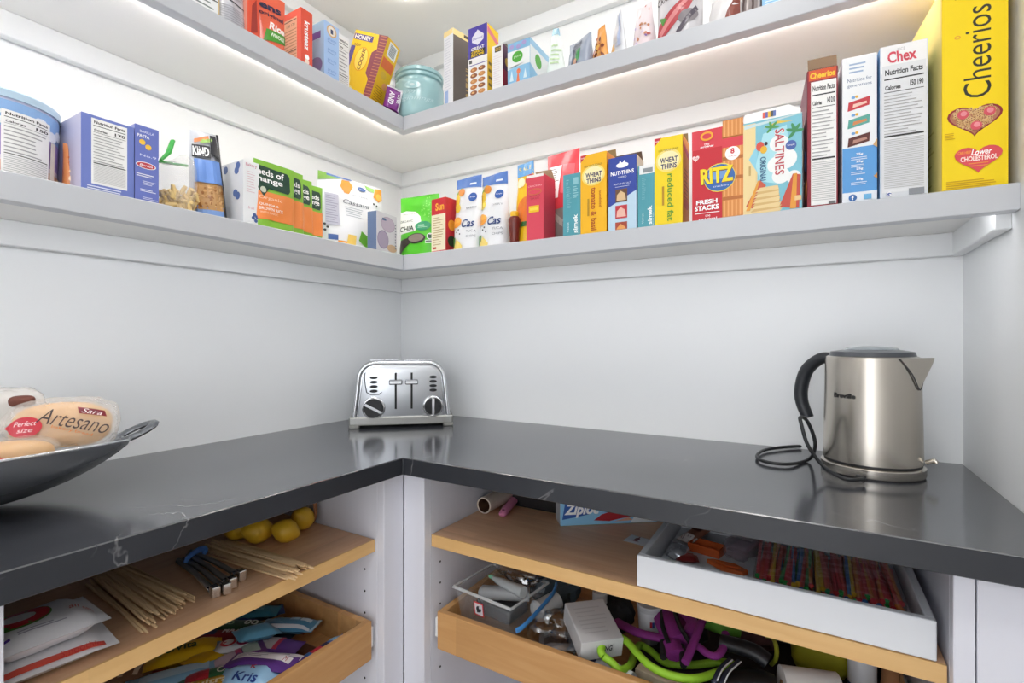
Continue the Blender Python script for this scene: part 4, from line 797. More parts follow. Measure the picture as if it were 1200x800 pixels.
# kettle on its base
KR = .0765
kf = at_z(1021, 563.5, ZC); dv = Vector((kf.x-CAM.x, kf.y-CAM.y, 0)).normalized(); kc = kf+dv*KR*1.04; kd = depth(kc)
ka = math.atan2(FW.y, FW.x)-R(150)
ke = empty('electric_kettle', (kc.x, kc.y, ZC), ka, 'brushed steel electric kettle with black handle beside the wall', 'kettle')
ZKT = CAM.z-(417-400)/FPX*kd-ZC
g = G(); g.lathe([(KR, .024), (KR*1.0, .03), (KR*.985, .09), (KR*.955, ZKT-.01), (KR*.94, ZKT-.002), (KR*.9, ZKT)], 56); g.build('kettle_body', STEEL, ke, smooth=40)
g = G(); g.lathe([(KR*1.04, .003), (KR*1.05, .006), (KR*1.05, .017), (KR*1.0, .02)], 56); kb = g.build('power_base', STEELB, ke, smooth=40)
g = G(); g.lathe([(KR*.99, .0), (KR*.99, .0035)], 40); g.build('base_foot', BLACKP, kb)
g = G(); g.lathe([(KR*.985, .0195), (KR*.985, .0245)], 48); g.build('base_gap', BLACKP, ke)
g = G(); g.lathe([(KR*.88, ZKT-.001), (KR*.84, ZKT+.008), (KR*.55, ZKT+.012)], 40); ld = g.build('lid', mat('#4d5055', .3, .3), ke, smooth=40)
g = G(); g.lathe([(KR*.56, ZKT+.0118), (KR*.5, ZKT+.0155), (KR*.2, ZKT+.018), (0, ZKT+.0185)], 36, caps=False); g.build('lid_window', mat('#9fa6aa', .15, .3), ld, smooth=50)
# spout: a V-shaped pouring lip
rt = KR*.94
A, B = R(33), R(33)
zl = ZKT-.003; zbm = ZKT-.056
def rp(a, r, z): return (r*math.cos(a), r*math.sin(a), z)
tip = (KR*1.24, 0, ZKT-.001); vs = [rp(-A, rt, zl), rp(A, rt, zl), rp(0, KR*.97, zbm), tip, (KR*1.2, 0, ZKT-.012)]
g = G(); g.add([vs[0], vs[2], vs[4], vs[3]], [(0, 1, 2, 3)]); g.add([vs[1], vs[2], vs[4], vs[3]], [(0, 3, 2, 1)]); so = g.build('spout', STEELB, ke, weld=True)
md = so.modifiers.new('thick', 'SOLIDIFY'); md.thickness = .0022; md.offset = 0
g = G(); g.add([rp(-A, rt*1.012, zl-.003), rp(A, rt*1.012, zl-.003), (KR*.985, 0, zbm+.008)], [(0, 1, 2)]); g.build('spout_filter', mat('#6a6f78', .3, .7), ke)
g = G(); g.tube(crom([rp(-A, rt*1.02, zl), rp(-A*.5, KR*.985, (zl+zbm)/2), (KR*.985, 0, zbm-.001), rp(A*.5, KR*.985, (zl+zbm)/2), rp(A, rt*1.02, zl)], 4), .0012, 6); g.build('spout_seam', mat('#3a3a3c', .5), ke)
hp = crom([(-KR*.9, 0, ZKT-.006), (-KR*1.2, 0, ZKT-.008), (-KR*1.55, 0, ZKT-.032), (-KR*1.7, 0, ZKT-.07), (-KR*1.68, 0, ZKT-.1), (-KR*1.52, 0, ZKT-.13)], 5)
g = G(); g.tube(hp, [.0125+.002*math.sin(PI*i/(len(hp)-1)) for i in range(len(hp))], 12, flat=.85); g.build('handle', mat('#26292e', .45), ke, smooth=60)
g = G(); g.box(-KR*1.0, -KR*.93, -.012, .012, .03, ZKT-.01); g.build('handle_mount', mat('#26292e', .45), ke, bevel=.002)
g = G(); g.tube([(KR*1.0, .02, .03), (KR*1.16, .02, .036), (KR*1.2, .02, .032)], .004, 8); g.build('switch', STEELB, ke, smooth=60)
P = Print(2*PI*KR, .2); P.t('Breville', .5, .72, tw=.085, th=.045, c='#1d1d1f', b=.03)
ca = math.atan2(CAM.y-kc.y, CAM.x-kc.x)-ka-R(33)
P.build('name_print', ke, lambda x, y, o: ((KR*.975+o)*math.cos(ca+(x-.5)*2*PI), (KR*.975+o)*math.sin(ca+(x-.5)*2*PI), y*.2), rough=.4)
zz = ZC+.0055; inv = Matrix.Rotation(-ka, 4, 'Z') @ Matrix.Translation((-kc.x, -kc.y, -ZC))
hd = kd*1.0
cp = [at_z(1012, 561, ZC+.0105), at_z(990, 561, ZC+.01), at_d(965, 546, hd*.955), at_d(947, 522, hd*.965), at_d(939, 497, hd*.975), at_d(938, 489, hd*.985), at_d(945, 492, hd*1.0), at_d(953, 509, hd*1.01), at_d(955, 524, hd*1.02)]
cp += [at_z(948, 538, zz), at_z(925, 543.5, zz), at_z(898, 541, zz), at_z(887, 535, zz), at_z(895, 527.5, zz), at_z(920, 523.5, zz), at_z(950, 522.5, zz), at_z(985, 524, zz)]
g = G(); g.tube([inv @ p for p in crom(cp, 6)], .0033, 8); g.build('power_cord', mat('#1f2124', .45), ke, smooth=60)
g = G(); g.lathe([(.0065, 0), (.005, .012)], 12, xf=Matrix.Translation(inv @ at_z(1013, 561.5, ZC+.0095)) @ Matrix.Rotation(R(-80), 4, 'Y')); g.build('cord_boot', BLACKP, ke, smooth=40)

# long metal bowl with bread bags
BC = Vector((.19, -1.135, ZC+.0005))
bo = empty('metal_bowl', BC, R(-4), 'boat-shaped dark pewter bowl with cut-out handles, holding bread', 'bowl')
BM = mat('#75787d', .25, .55); BA, BW = .235, .145
def bowl_fn(inner):
    t = .004 if inner else 0
    def fn(u, v):
        s = (v-.5)*2; w = (u-.5)*2
        wid = (BW-t)*max(0.0, 1-abs(s)**2.4)**.62+.024
        rimz = .092-.014*abs(s)**4
        bot = .001+t+.072*abs(s)**2.6
        y = s*(BA-t*.5)
        x = wid*math.sin(w*PI/2); z = bot+(rimz-bot)*(1-math.cos(w*PI/2))**.9
        return (x, y, z)
    return fn
g = G(); g.grid(bowl_fn(False), 24, 30); g.build('bowl_shell', BM, bo, smooth=60)
g = G(); g.grid(bowl_fn(True), 24, 30); g.build('bowl_lining', mat('#c9cbcd', .2, .9), bo, smooth=60)
fo = bowl_fn(False)
for w in (0, 1):
    g = G(); g.tube([fo(w, j/30) for j in range(31)], .0022, 6); g.build('rim', mat('#d5d7d9', .2, .9), bo, smooth=60)
for s in (-1, 1):
    ring = []
    for i in range(25):
        a = 2*PI*i/24; q = Vector((.023*math.cos(a), .03*math.sin(a)*s, 0)); q = Matrix.Rotation(R(24)*s, 4, 'X') @ q
        ring.append(Vector((0, s*(BA+.014), .082))+q)
    g = G(); g.tube(ring, .009, 8, flat=.55, caps=False); g.build('handle', BM, bo, smooth=60)
BREAD = mat('#e9b164', .55, vary=.18, scale=14, bump=.15); BREADT = mat('#c98a4a', .55, vary=.15, scale=12)
def bread_bag(lab, pos, rx, ry, rz, rotz, tilt, prints=None, bun=2, fac=.3):
    e = empty('bread_bag', pos, rotz, lab, 'bag', 'bread bags in the pewter bowl'); e.rotation_euler = (tilt, 0, rotz)
    g = G()
    def fn(u, v):
        q = Vector(lumpfn(rx, ry, rz, .6)(u, v)); n = noise.noise(q*40+Vector((rx*90, 0, 0)))*.006+noise.noise(q*90)*.003
        if 0 < v < 1: q *= 1+n/.06
        return tuple(q)
    g.grid(fn, 30, 18); g.build('bag_film', film('#f2ece4', fac, .1), e, smooth=80, weld=True)
    for i in range(bun):
        x = (i-(bun-1)/2)*(2*rx/bun)*.9
        b = lump('bread', BREAD, rx/bun*.9, ry*.72, rz*.82, .75, .004, i+rx*50, 0, e); b.location = (x, 0, 0)
    if prints:
        P = Print(2*rx, 2*rz); prints(P)
        def m(x, y, o):
            X, Z = (x-.5)*2*.92, (y-.5)*2*.92
            d = (max(0, 1-abs(X)**3.3)**(1/3.3)); d2 = max(0, 1-abs(Z)**3.3)**(1/3.3)
            return (X*rx, -ry*d*d2*1.03-o-.002, Z*rz)
        P.build('bag_print', e, m, cell=.008, rough=.3)
    return e
def artesano(P):
    P.ell(.2, .4, .15, .2, '#c4303f'); P.poly([(.02, .42), (.1, .55), (.1, .3)], '#c4303f'); P.t('Perfect', .2, .47, tw=.2, th=.09, c='#f6dfe0', sh=.3); P.t('size', .2, .34, tw=.14, th=.08, c='#f3cdd0', sh=.3)
    P.t('Artesano', .64, .46, tw=.68, th=.3, c='#1e2233', rot=-17, sh=.35, b=-.006); P.t('bakery bread', .62, .26, tw=.4, th=.07, c='#a5602a', rot=-20)
    P.poly([(.66, .74), (.92, .64), (.94, .52), (.68, .6)], '#7a2030'); P.t('Sara', .8, .625, tw=.2, th=.09, c='#f3e3e3', rot=-14, sh=.3)
pb1 = at_d(88, 496, .78); pb2 = at_d(8, 533, .68); pb3 = at_d(4, 480, .8)
bread_bag('clear bread bag with red round badge and dark script', (pb1.x-.01, pb1.y-.012, ZC+.112), .068, .03, .042, R(66), R(-22), artesano, 1, .3)
bread_bag('clear bag of golden rolls with red stripe, low in the bowl', tuple(pb2), .055, .035, .022, R(75), 0, lambda P: P.poly([(.15, .75), (.6, .3), (.66, .36), (.2, .85)], '#d6453f'), 1, .25)
bb = bread_bag('crumpled empty-looking grey film bag with brown bread ends', tuple(pb3), .05, .03, .034, R(75), R(10), None, 0, .5)
for i, (a, b_, c_) in enumerate(((.02, -.03, .02), (-.03, -.03, .0), (.045, -.035, -.005))):
    cr = lump('crust', mat('#6b3a2c', .6), .016, .01, .009, .7, .003, i, 0, bb); cr.location = (a, b_, c_)
# ------------------------------------------------------------------ under the worktop: left shelf
def packet_mesh(L, Wd, T, nu=12, nv=8, crimp=.07):
    g = G()
    def top(sg):
        def fn(u, v):
            e = min(u, 1-u); t = 0 if e < crimp else min(1, (e-crimp)/.16)**.6
            w = math.sqrt(max(0, 1-abs(2*v-1)**3))
            n = noise.noise(Vector((u*4, v*3, L*70)))*.12
            return ((u-.5)*L, (v-.5)*Wd*(1-.06*t), T/2+sg*T/2*(t*w*(1+n)+.01))
        return fn
    g.grid(top(1), nu, nv); g.grid(top(-1), nu, nv); return g, top(1)
def packet(name, label, pos, L, Wd, T, rz, col, prints=None, tilt=(0, 0), cat='packet', group=None, rough=.3, end=None):
    g, fn = packet_mesh(L, Wd, T); o = g.build(name, mat(col, rough), smooth=60)
    o.location = pos; o.rotation_euler = (tilt[0], tilt[1], rz); tag(o, label, cat, group)
    P = Print(L, Wd)
    if end: P.rect(.0, .02, .06, .98, end); P.rect(.94, .02, 1, .98, end)
    if prints: prints(P)
    if P.items: P.build('wrapper_print', o, lambda x, y, q: tuple(Vector(fn(min(max(x, 0), 1), min(max(y, 0), 1)))+Vector((0, 0, q+.0006))), cell=.014, rough=rough)
    return o
def melon(P):
    P.ell(.36, .56, .27, .3, '#5a9a3c'); P.ell(.37, .57, .25, .27, '#d63a48'); P.ell(.38, .58, .13, .13, '#eceaea'); P.t('all', .78, .4, tw=.1, th=.14, c='#d6503f', sh=.3); P.t('new', .88, .3, tw=.1, th=.1, c='#d6503f', sh=.3); P.rect(.1, .1, .24, .14, '#5a3c9a'); P.lines(.3, .12, .7, .2, 2, '#b0aab8', .4)
b1 = at_z(46, 750, zsh); packet('fruit_snack_bag', 'white bag with red lettering underneath the watermelon ring bag', (b1.x+.066, b1.y-.016, zsh+.001), .135, .105, .022, R(84), '#e9e7ea', lambda P: (P.rect(.1, .03, .9, .12, '#d6503f'), P.t('Smoothie', .72, .09, tw=.3, th=.1, c='#cc3333', sh=.2)), cat='bag')
packet('fruit_snack_bag', 'white bag with red and green watermelon ring', (b1.x+.054, b1.y-.018, zsh+.024), .125, .105, .034, R(88), '#efedf0', melon, cat='bag')
SK = mat('#ecca9c', .6, vary=.12, scale=20)
def skewers(pts_tip, back_uv, n, length, lab, grp, seed):
    rnd = random.Random(seed); T0, T1 = (at_z(u, v, zsh) for u, v in pts_tip); B0, B1 = (at_z(u, v, zsh) for u, v in back_uv); first = None
    for i in range(n):
        t = (i+.5)/n; layer = rnd.choice([0, 0, 0, 1, 1, 2]) if .1 < t < .9 else 0
        T = T0.lerp(T1, t); B = B0.lerp(B1, .12+.76*t); d = (B-T).normalized()
        T = T+d*rnd.uniform(-.006, .024)+Vector((rnd.uniform(-.002, .002), rnd.uniform(-.002, .002), 0)); z = zsh+.0022+.0042*layer
        if first is None:
            g = G(); g.tube([(0, 0, 0), (0, .008, 0), (0, length, 0)], [.0012, .0021, .0021], 6); o = first = g.build('bamboo_skewer', SK); tag(o, lab, 'skewer', grp)
        else: o = first.copy(); COL.objects.link(o)
        o.location = (T.x, T.y, z); o.rotation_euler = (R(.0), 0, math.atan2(d.y, d.x)-PI/2+rnd.uniform(-.03, .03))
skewers(((168, 744), (231, 702)), ((92, 686), (158, 664)), 44, .24, 'pale bamboo skewer in the fanned bundle between white bag and metal tools', 'fanned bundle of bamboo skewers', 4)
skewers(((341, 681), (368, 665)), ((238, 652), (272, 632)), 26, .24, 'bamboo skewer in the straight bundle beside the lemons', 'straight bundle of bamboo skewers', 9)
# crab crackers bound with a blue band
TOOLM = mat('#7d7672', .35, .35)
for i, (u, v, bu, bv) in enumerate(((254, 701, 213, 664), (267, 697, 219, 661), (274, 690, 226, 658), (285, 681, 233, 655))):
    tpnt = at_z(u, v, zsh); bk = at_z(bu, bv, zsh); d = (bk-tpnt).normalized(); L = .19
    e = empty('nutcracker', (tpnt.x, tpnt.y, zsh), math.atan2(d.y, d.x), 'steel nutcracker with bright hinge end in the banded bundle', 'nutcracker', 'nutcrackers held by a blue band')
    g = G(); g.tube([(.006, 0, .006), (.05, 0, .008), (.1, 0, .01), (L, 0, .006)], [.0055, .0045, .0042, .005], 8); g.build('arm', TOOLM, e, smooth=60)
    g = G(); g.box(0, .016, -.0062, .0062, .0005, .0185); g.build('hinge', mat('#d6d3d0', .2, .95), e, bevel=.002, seg=2)
    g = G(); g.lathe([(.003, -.0075), (.003, .0075)], 8, xf=Matrix.Translation((.022, 0, .0105)) @ Matrix.Rotation(PI/2, 4, 'X')); g.build('rivet', CHROME, e)
q0 = at_z(220, 664, zsh); q1 = at_z(239, 652, zsh); qc = (q0+q1)/2; qd = (q1-q0)
g = G(); rg = [Vector((qc.x, qc.y, zsh+.0105))+qd.normalized()*(qd.length*.62*math.cos(2*PI*i/20))+Vector((0, 0, .0085*math.sin(2*PI*i/20))) for i in range(21)]
g.tube(rg, .0035, 6, caps=False, flat=1.6); tag(g.build('rubber_band', mat('#3f6fb5', .5), smooth=60), 'blue rubber band around the steel nutcrackers', 'rubber band')
# lemons in a net bag
LEM = mat('#dfb02c', .4, vary=.08, bump=.06, scale=140)
g = G(); g.lathe([(.0, -.037), (.005, -.035), (.014, -.029), (.026, -.014), (.0295, 0), (.026, .014), (.014, .029), (.005, .035), (.0, .037)], 20, xf=Matrix.Rotation(PI/2, 4, 'Y'), caps=False); lem0 = None
for i, (u, v, dz, a, s) in enumerate(((289, 634, 0, .3, .9), (313, 638, 0, 1.2, .88), (346, 637, 0, .9, .8), (365, 622, 0, 2.0, .84), (329, 620, .03, .9, .88), (298, 616, .022, 2.4, .85))):
    p = at_z(u, v, zsh)
    if lem0 is None: o = lem0 = g.build('lemon', LEM, smooth=70)
    else: o = lem0.copy(); COL.objects.link(o)
    o.location = (p.x-.022, p.y-.006, zsh+.0302*s+dz); o.rotation_euler = (0, .2*i, a); o.scale = (s, s, s); tag(o, 'yellow lemon in the net bag on the wooden shelf' if dz == 0 else 'upper yellow lemon resting on the others in the net bag', 'lemon', 'lemons in the net bag')
lp = at_z(333, 628, zsh)
lb = empty('net_bag', (lp.x-.03, lp.y-.012, zsh), 0, 'orange net bag tied with brown clip around lemons', 'bag')
g = G(); g.tube(crom([(-.02, .058, .084), (.015, .07, .08), (.038, .08, .055), (.04, .082, .025), (.034, .08, .008)], 5), .0055, 6, flat=.6); g.build('tie', mat('#a9714a', .5), lb, smooth=60)
g = G(); g.box(-.04, .02, .02, .062, .078, .084); g.build('label', mat('#1f2226', .5), lb, bevel=.002)
g = G(); g.box(-.02, .03, .012, .02, .078, .083); g.build('label_edge', mat('#e2703a', .5), lb, bevel=.001)

# ---- snack bars in the left drawer
SB = 'snack bars in the wooden drawer'
zb0 = zdb+.02
def bar(label, u, v, dz, L, Wd, T, rz, col, pr=None, tilt=(0, 0), end=None, name='snack_bar'):
    z = zb0+dz; p = at_z(u, v, z+T/2); hx = abs(L/2*math.cos(R(rz)))+abs(Wd/2*math.sin(R(rz))); hy = abs(L/2*math.sin(R(rz)))+abs(Wd/2*math.cos(R(rz)))
    p.x = min(max(p.x, .047+hx), .439-hx); p.y = min(max(p.y, YL0-.004+hy), -2.345*H-.016-hy); return packet(name, label, (p.x, p.y, z), L, Wd, T, R(rz), col, pr, (R(tilt[0]), R(tilt[1])), 'snack bar', SB, .28, end)
def words(*a):
    def f(P):
        for s, x, y, w, h, c, r in a: P.t(s, x, y, tw=w, th=h, c=c, rot=r, b=.02)
    return f
# hidden bottom layer, seen between the wrappers
cols = ['#27408b', '#8c2430', '#2f6a3e', '#3c2a5c', '#3f8fb5', '#c08a1e', '#5a3a2a', '#1f3a5a', '#a03a30', '#6fa9c9']
k2 = 0
for i in range(3):
    for j in range(10):
        x = .125+.113*i; y = YL0+.05+.052*j
        if y > PL-.095: continue
        o = packet('snack_bar', ('navy', 'maroon', 'forest green', 'dark violet', 'sky blue', 'mustard', 'brown', 'ink blue', 'brick red', 'powder blue')[k2 % 10]+' plain wrapped bar at the bottom of the drawer pile', (x+.02*math.sin(j*3+i), y, zb0+.001), .115, .042, .016, R(20*math.sin(j*2.3+i*1.7)), cols[k2 % 10], None, (0, 0), 'snack bar', SB); k2 += 1
bar('yellow oat biscuit bar with dark green script', 216, 765, .024, .125, .06, .026, 62, '#d9b31c', words(('belVita', .42, .5, .5, .42, '#2a5a24', 0)), end='#c9a010')
bar('red ended yellow biscuit bar tucked under the wooden shelf', 165, 782, .018, .1, .05, .02, 50, '#8f2a38', words(('bar', .5, .5, .3, .4, '#e9dede', 0)))
bar('light blue tray wrapper lying across the drawer', 205, 792, .026, .15, .05, .016, 60, '#86b9dc', lambda P: P.rect(.15, .25, .85, .7, '#b9d8ec'), (0, 0))
bar('blue crisp bar packet with silver edge propped on the pile', 338, 733, .03, .12, .055, .02, 28, '#4d8bb0', lambda P: (P.rect(.06, .04, .94, .2, '#cfd8e2'), P.rect(.5, .55, .66, .8, '#a9cbe0'), P.rect(.7, .5, .88, .75, '#c3d9e6'), P.lines(.1, .3, .5, .5, 2, '#7fb0cc', .4)), (-6, 0), '#9fc2d6')
bar('violet bar with white nutrition block, flat under the blue packet', 318, 757, .022, .12, .05, .018, 22, '#5b3a86', lambda P: (P.rect(.05, .1, .6, .9, '#b9b3b6'), P.lines(.1, .2, .5, .8, 6, '#55505a', .4), P.rect(.6, .1, .68, .9, '#c0405a')))
bar('violet bar with one long white strip', 322, 776, .024, .135, .045, .018, 26, '#54307c', lambda P: (P.rect(.04, .5, .86, .9, '#d9d6dc'), P.lines(.1, .58, .75, .82, 2, '#8a8690', .4)))
bar('violet bar with two white strips beside the drawer front', 330, 789, .041, .125, .045, .018, 24, '#5a3684', lambda P: (P.rect(.04, .45, .92, .85, '#e2dfe4'), P.t('M', .84, .65, tw=.05, th=.3, c='#aa3333'), P.lines(.1, .55, .7, .75, 2, '#98949e', .4)))
bar('pale blue crisped rice bar with blue lettering', 302, 800, .03, .10, .055, .026, 36, '#9cc9ec', words(('Kris', .5, .32, .42, .34, '#23408f', -10), ('K', .55, .74, .1, .2, '#b8303f', 0)), (8, 0))
bar('magenta and silver bar standing askew in the pile', 278, 771, .026, .1, .045, .018, 70, '#6a3a7c', lambda P: (P.rect(.1, .1, .5, .9, '#c9b7c9'), P.rect(.5, .1, .6, .9, '#c04a7a'), P.rect(.62, .15, .9, .85, '#9fb2a8')), (0, -8))
bar('dark green crunchy bar with white ring letters', 278, 735, .028, .125, .045, .018, 30, '#1f4a34', words(('oo', .72, .6, .22, .4, '#e6ece4', 0), ('KIND', .3, .5, .3, .3, '#9fc9a8', 0)))
bar('red and navy bar against the shelf shadow', 262, 744, .024, .12, .042, .018, 34, '#7d2430', lambda P: (P.rect(.1, .2, .4, .8, '#23345c'), P.t('MAX', .65, .5, tw=.3, th=.4, c='#d9d2d6', b=.02)))
bar('white and red badge wafer bar in the middle of the pile', 277, 757, .03, .085, .042, .016, 40, '#d5dbe2', lambda P: (P.ell(.32, .55, .17, None, '#b8303f'), P.ell(.32, .55, .11, None, '#e8e4e8'), P.ell(.66, .5, .15, None, '#a02a50'), P.ell(.66, .5, .09, None, '#e8e4e8'), P.rect(.0, .0, .1, 1, '#7fb6dc')))
bar('sky blue crisp packet crumpled behind the pile', 300, 741, .044, .08, .05, .02, 75, '#5fa3c6', None, (0, 10))
bar('teal bar in the back of the drawer', 296, 718, .026, .11, .045, .018, 40, '#2f7a92', lambda P: P.lines(.15, .3, .8, .7, 3, '#9fd0dc', .35))
bar('navy bar in the back of the drawer', 318, 712, .02, .11, .045, .018, 60, '#24407a', lambda P: P.rect(.2, .3, .6, .7, '#6f9fd0'))
bar('rust orange bar against the drawer side', 352, 727, .008, .1, .04, .014, 12, '#a3512e', None)
bar('striped blue and red bar along the drawer front', 388, 756, .012, .12, .03, .016, 88, '#3f6fae', lambda P: (P.rect(.3, 0, .5, 1, '#b8303f'), P.rect(.5, 0, .62, 1, '#2b2b4a'), P.rect(.7, .1, .92, .9, '#8fc3e6')), (0, 0))
bar('green and red printed bar near the drawer front', 254, 792, .024, .12, .045, .02, 58, '#2e6a44', lambda P: (P.rect(.1, .1, .4, .9, '#b8303f'), P.t('Oats', .65, .5, tw=.3, th=.4, c='#e6e2cf', b=.02)))
bar('second yellow oat biscuit bar, tail of the pile', 243, 772, .022, .08, .05, .02, 100, '#cfa514', None, (0, 12))
bar('brown nut bar with cream stripes under the shelf', 138, 792, .02, .11, .05, .02, 50, '#8a6a52', lambda P: [P.rect(.15+.2*j, .1, .22+.2*j, .9, '#d9c6ae') for j in range(4)])
bar('golden foil bar at the lower end of the pile', 240, 806, .028, .12, .045, .018, 55, '#c79a22', words(('ultra', .6, .5, .4, .4, '#f1e9cc', 0)))

# ------------------------------------------------------------------ right shelf
def rp_(u, v, dz=0): return at_z(u, v, zsh+dz)
pt_ = rp_(566, 597.5)
e = empty('cardboard_tube', (pt_.x+.016, pt_.y-.02, zsh), R(1), 'empty cardboard tube with brown inside lying under the worktop', 'tube')
TR = .0195; xf = Matrix.Translation((0, 0, TR)) @ Matrix.Rotation(-PI/2, 4, 'X')
g = G(); g.lathe([(TR, 0), (TR, .2)], 28, xf=xf, caps=False); g.lathe([(TR*.82, 0), (TR*.82, .2)], 28, 1, xf=xf, caps=False); g.lathe([(TR*.82, 0), (TR, 0)], 28, 0, xf=xf, caps=False); g.build('tube_wall', [mat('#cdbfb2', .6), mat('#5a3a24', .8)], e, smooth=40)
pk0 = rp_(588, 607.5); pk1 = rp_(604, 590); d = (pk1-pk0).normalized()
e = empty('plastic_scoop', (pk0.x, pk0.y, zsh), math.atan2(d.y, d.x)-PI/2, 'pink plastic handle with hanging hole pointing out from the shelf', 'utensil')
g = G(); g.tube([(0, .0, .008), (0, .006, .009), (0, .03, .0105), (0, .17, .016)], [.005, .0095, .0105, .012], 12, flat=.75); g.build('handle', mat('#e58ab0', .35), e, smooth=60)
g = G(); g.lathe([(.0035, 0), (.0035, .002)], 12, xf=Matrix.Translation((0, .011, .0155))); g.build('hanging_hole', mat('#8a3f60', .6), e)
pb_ = rp_(624, 597)
g = G(); g.box(-.06, .07, 0, .1, 0, .05); g.box(-.05, .06, .01, .09, .05, .056); o = g.build('storage_case', mat('#1b1a1c', .45), bevel=.004, seg=2); o.location = (pb_.x, pb_.y+.002, zsh); tag(o, 'black storage case behind the pink handle', 'case')
py_ = rp_(651, 601)
g = G(); g.lathe([(.03, 0), (.031, .006), (.026, .012), (.012, .014)], 20, sx=1, sy=.8); o = g.build('yellow_lid', mat('#e2b50f', .35), smooth=40); o.location = (py_.x+.008, py_.y+.06, zsh+.0); o.rotation_euler = (0, 0, 0); tag(o, 'yellow plastic lid peeking out beside the blue bag box', 'lid')
# slider-bag box
za, zb_ = rp_(656.5, 616), rp_(770, 611); dd = (zb_-za); Lz = dd.length; az = math.atan2(dd.y, dd.x)
g = G(); g.box(0, Lz, 0, .05, 0, .052, mats6=[0, 0, 0, 0, 1, 1]); o = g.build('bag_box', [mat('#8cc6ea', .4), mat('#b9bcc2', .5)], bevel=.001); o.location = (za.x, za.y, zsh); o.rotation_euler = (0, 0, az); tag(o, 'light blue carton of zip bags with white lettering and red splash', 'box')
P = Print(Lz, .052); P.rect(.0, .0, 1, 1, '#8cc6ea'); P.poly([(.02, .25), (.05, 1), (.42, 1), (.3, .45)], '#2f5aa8'); P.t('Ziploc', .22, .62, tw=.36, th=.6, c='#ffffff', sh=.25, b=.04); P.poly([(.34, .18), (.5, .12), (.62, .22), (.78, .3), (.7, .5), (.56, .6), (.42, .42)], '#b02a34'); P.poly([(.55, .1), (.75, .12), (.7, .26)], '#d9a08a'); P.poly([(.72, .05), (1, .02), (1, .5), (.8, .5)], '#e9eef2')
P.build('front_print', o, lambda x, y, q: (x*Lz, -q, y*.052))
kp = rp_(747, 634)
packet('sauce_packet', 'small white sauce packet with brown bottle picture beside the tray', (kp.x, kp.y, zsh+.0006), .045, .042, .003, R(-8), '#dadbdf', lambda P: (P.poly([(.4, .2), (.6, .2), (.6, .6), (.53, .68), (.53, .85), (.47, .85), (.47, .68), (.4, .6)], '#8a3a34'), P.rect(.3, .15, .7, .2, '#b9868a')))
# white tray
tl, tr = rp_(746, 686.5), rp_(1100, 780.5); tx0, tx1 = tl.x, min(tr.x, XR1-.008); ty = (tl.y+tr.y)/2; TDp = .30; THt = .052; tt = .011
ty = max(ty, -1.957*H+.002)
e = empty('serving_tray', (tx0, ty, zsh), 0, 'white wooden tray on the shelf holding candy bags', 'tray'); tw = tx1-tx0
TM = mat('#dcdfe4', .45)
for nm, bx in (('tray_front', (0, tw, 0, tt, 0, THt)), ('tray_back', (0, tw, TDp-tt, TDp, 0, THt)), ('tray_side', (0, tt, tt, TDp-tt, 0, THt)), ('tray_side', (tw-tt, tw, tt, TDp-tt, 0, THt)), ('tray_floor', (tt, tw-tt, tt, TDp-tt, 0, .008))):
    g = G(); g.box(*bx); g.build(nm, TM, e, bevel=.0012)
zt0 = zsh+.0085
def tz(u, v, dz=.0): return at_z(u, v, zt0+dz)
def foodbox(lab, u, v, rz, w, d, h, col):
    p = tz(u, v); e = empty('plastic_mold', (p.x, p.y, zt0), R(rz), lab, 'mold', 'orange plastic moulds in the white tray')
    g = G()
    prof = [(1.0, h), (1.08, h), (1.08, h-.002), (.92, 0), (.0, 0)]
    g.lathe([(r*w/2, z) for r, z in prof], 4, xf=Matrix.Scale(d/w, 4, (0, 1, 0)) @ Matrix.Rotation(PI/4, 4, 'Z') @ Matrix.Scale(1.414, 4, (1, 0, 0)) @ Matrix.Scale(1.414, 4, (0, 1, 0)), caps=False); g.build('mold_body', mat(col, .35), e)
    return e
p_ = tz(826, 651); g = G(); g.box(-.028, .028, -.016, .016, 0, .004); g.box(-.03, .03, -.018, -.015, 0, .016); g.box(-.03, .03, .015, .018, 0, .016); g.box(-.03, -.027, -.015, .015, 0, .016); g.box(.027, .03, -.015, .015, 0, .016)
o = g.build('plastic_mold', mat('#c0592a', .35), bevel=.001); o.location = (p_.x, p_.y+.02, zt0); o.rotation_euler = (0, 0, R(-12)); tag(o, 'open rectangular orange plastic mould in the white tray', 'mold', 'orange moulds in the tray')
p_ = tz(851, 667); g = G(); g.prism([(-.036, .006), (-.026, .014), (.012, .016), (.036, .002), (.03, -.012), (-.004, -.014)], 0, .008, 'z'); g.prism([(-.02, .006), (.01, .01), (.024, 0), (.0, -.008)], .008, .0095, 'z'); o = g.build('plastic_mold', mat('#c8602c', .35), bevel=.0015); o.location = (p_.x, p_.y, zt0); o.rotation_euler = (0, 0, R(-6)); tag(o, 'flat leaf-shaped orange plastic mould in the white tray', 'mold', 'orange moulds in the tray')
def crumple(name, label, pos, rx, ry, rz_, m, rot=0, seed=0, e=.8, amp=.014, group=None, cat='bag'):
    g = G(); f0 = lumpfn(rx, ry, rz_, e)
    def fn(u, v):
        q = Vector(f0(u, v))
        if 0 < v < 1:
            s = Vector((seed*3.1, seed, 0)); q += q.normalized()*(noise.noise(q*38+s)*amp+noise.noise(q*95+s)*amp*.5)
        return (q.x, q.y, max(q.z, -rz_*.98))
    g.grid(fn, 28, 16); o = g.build(name, m, smooth=25, weld=True); o.location = (pos[0], pos[1], pos[2]+rz_); o.rotation_euler = (0, 0, rot); return tag(o, label, cat, group)
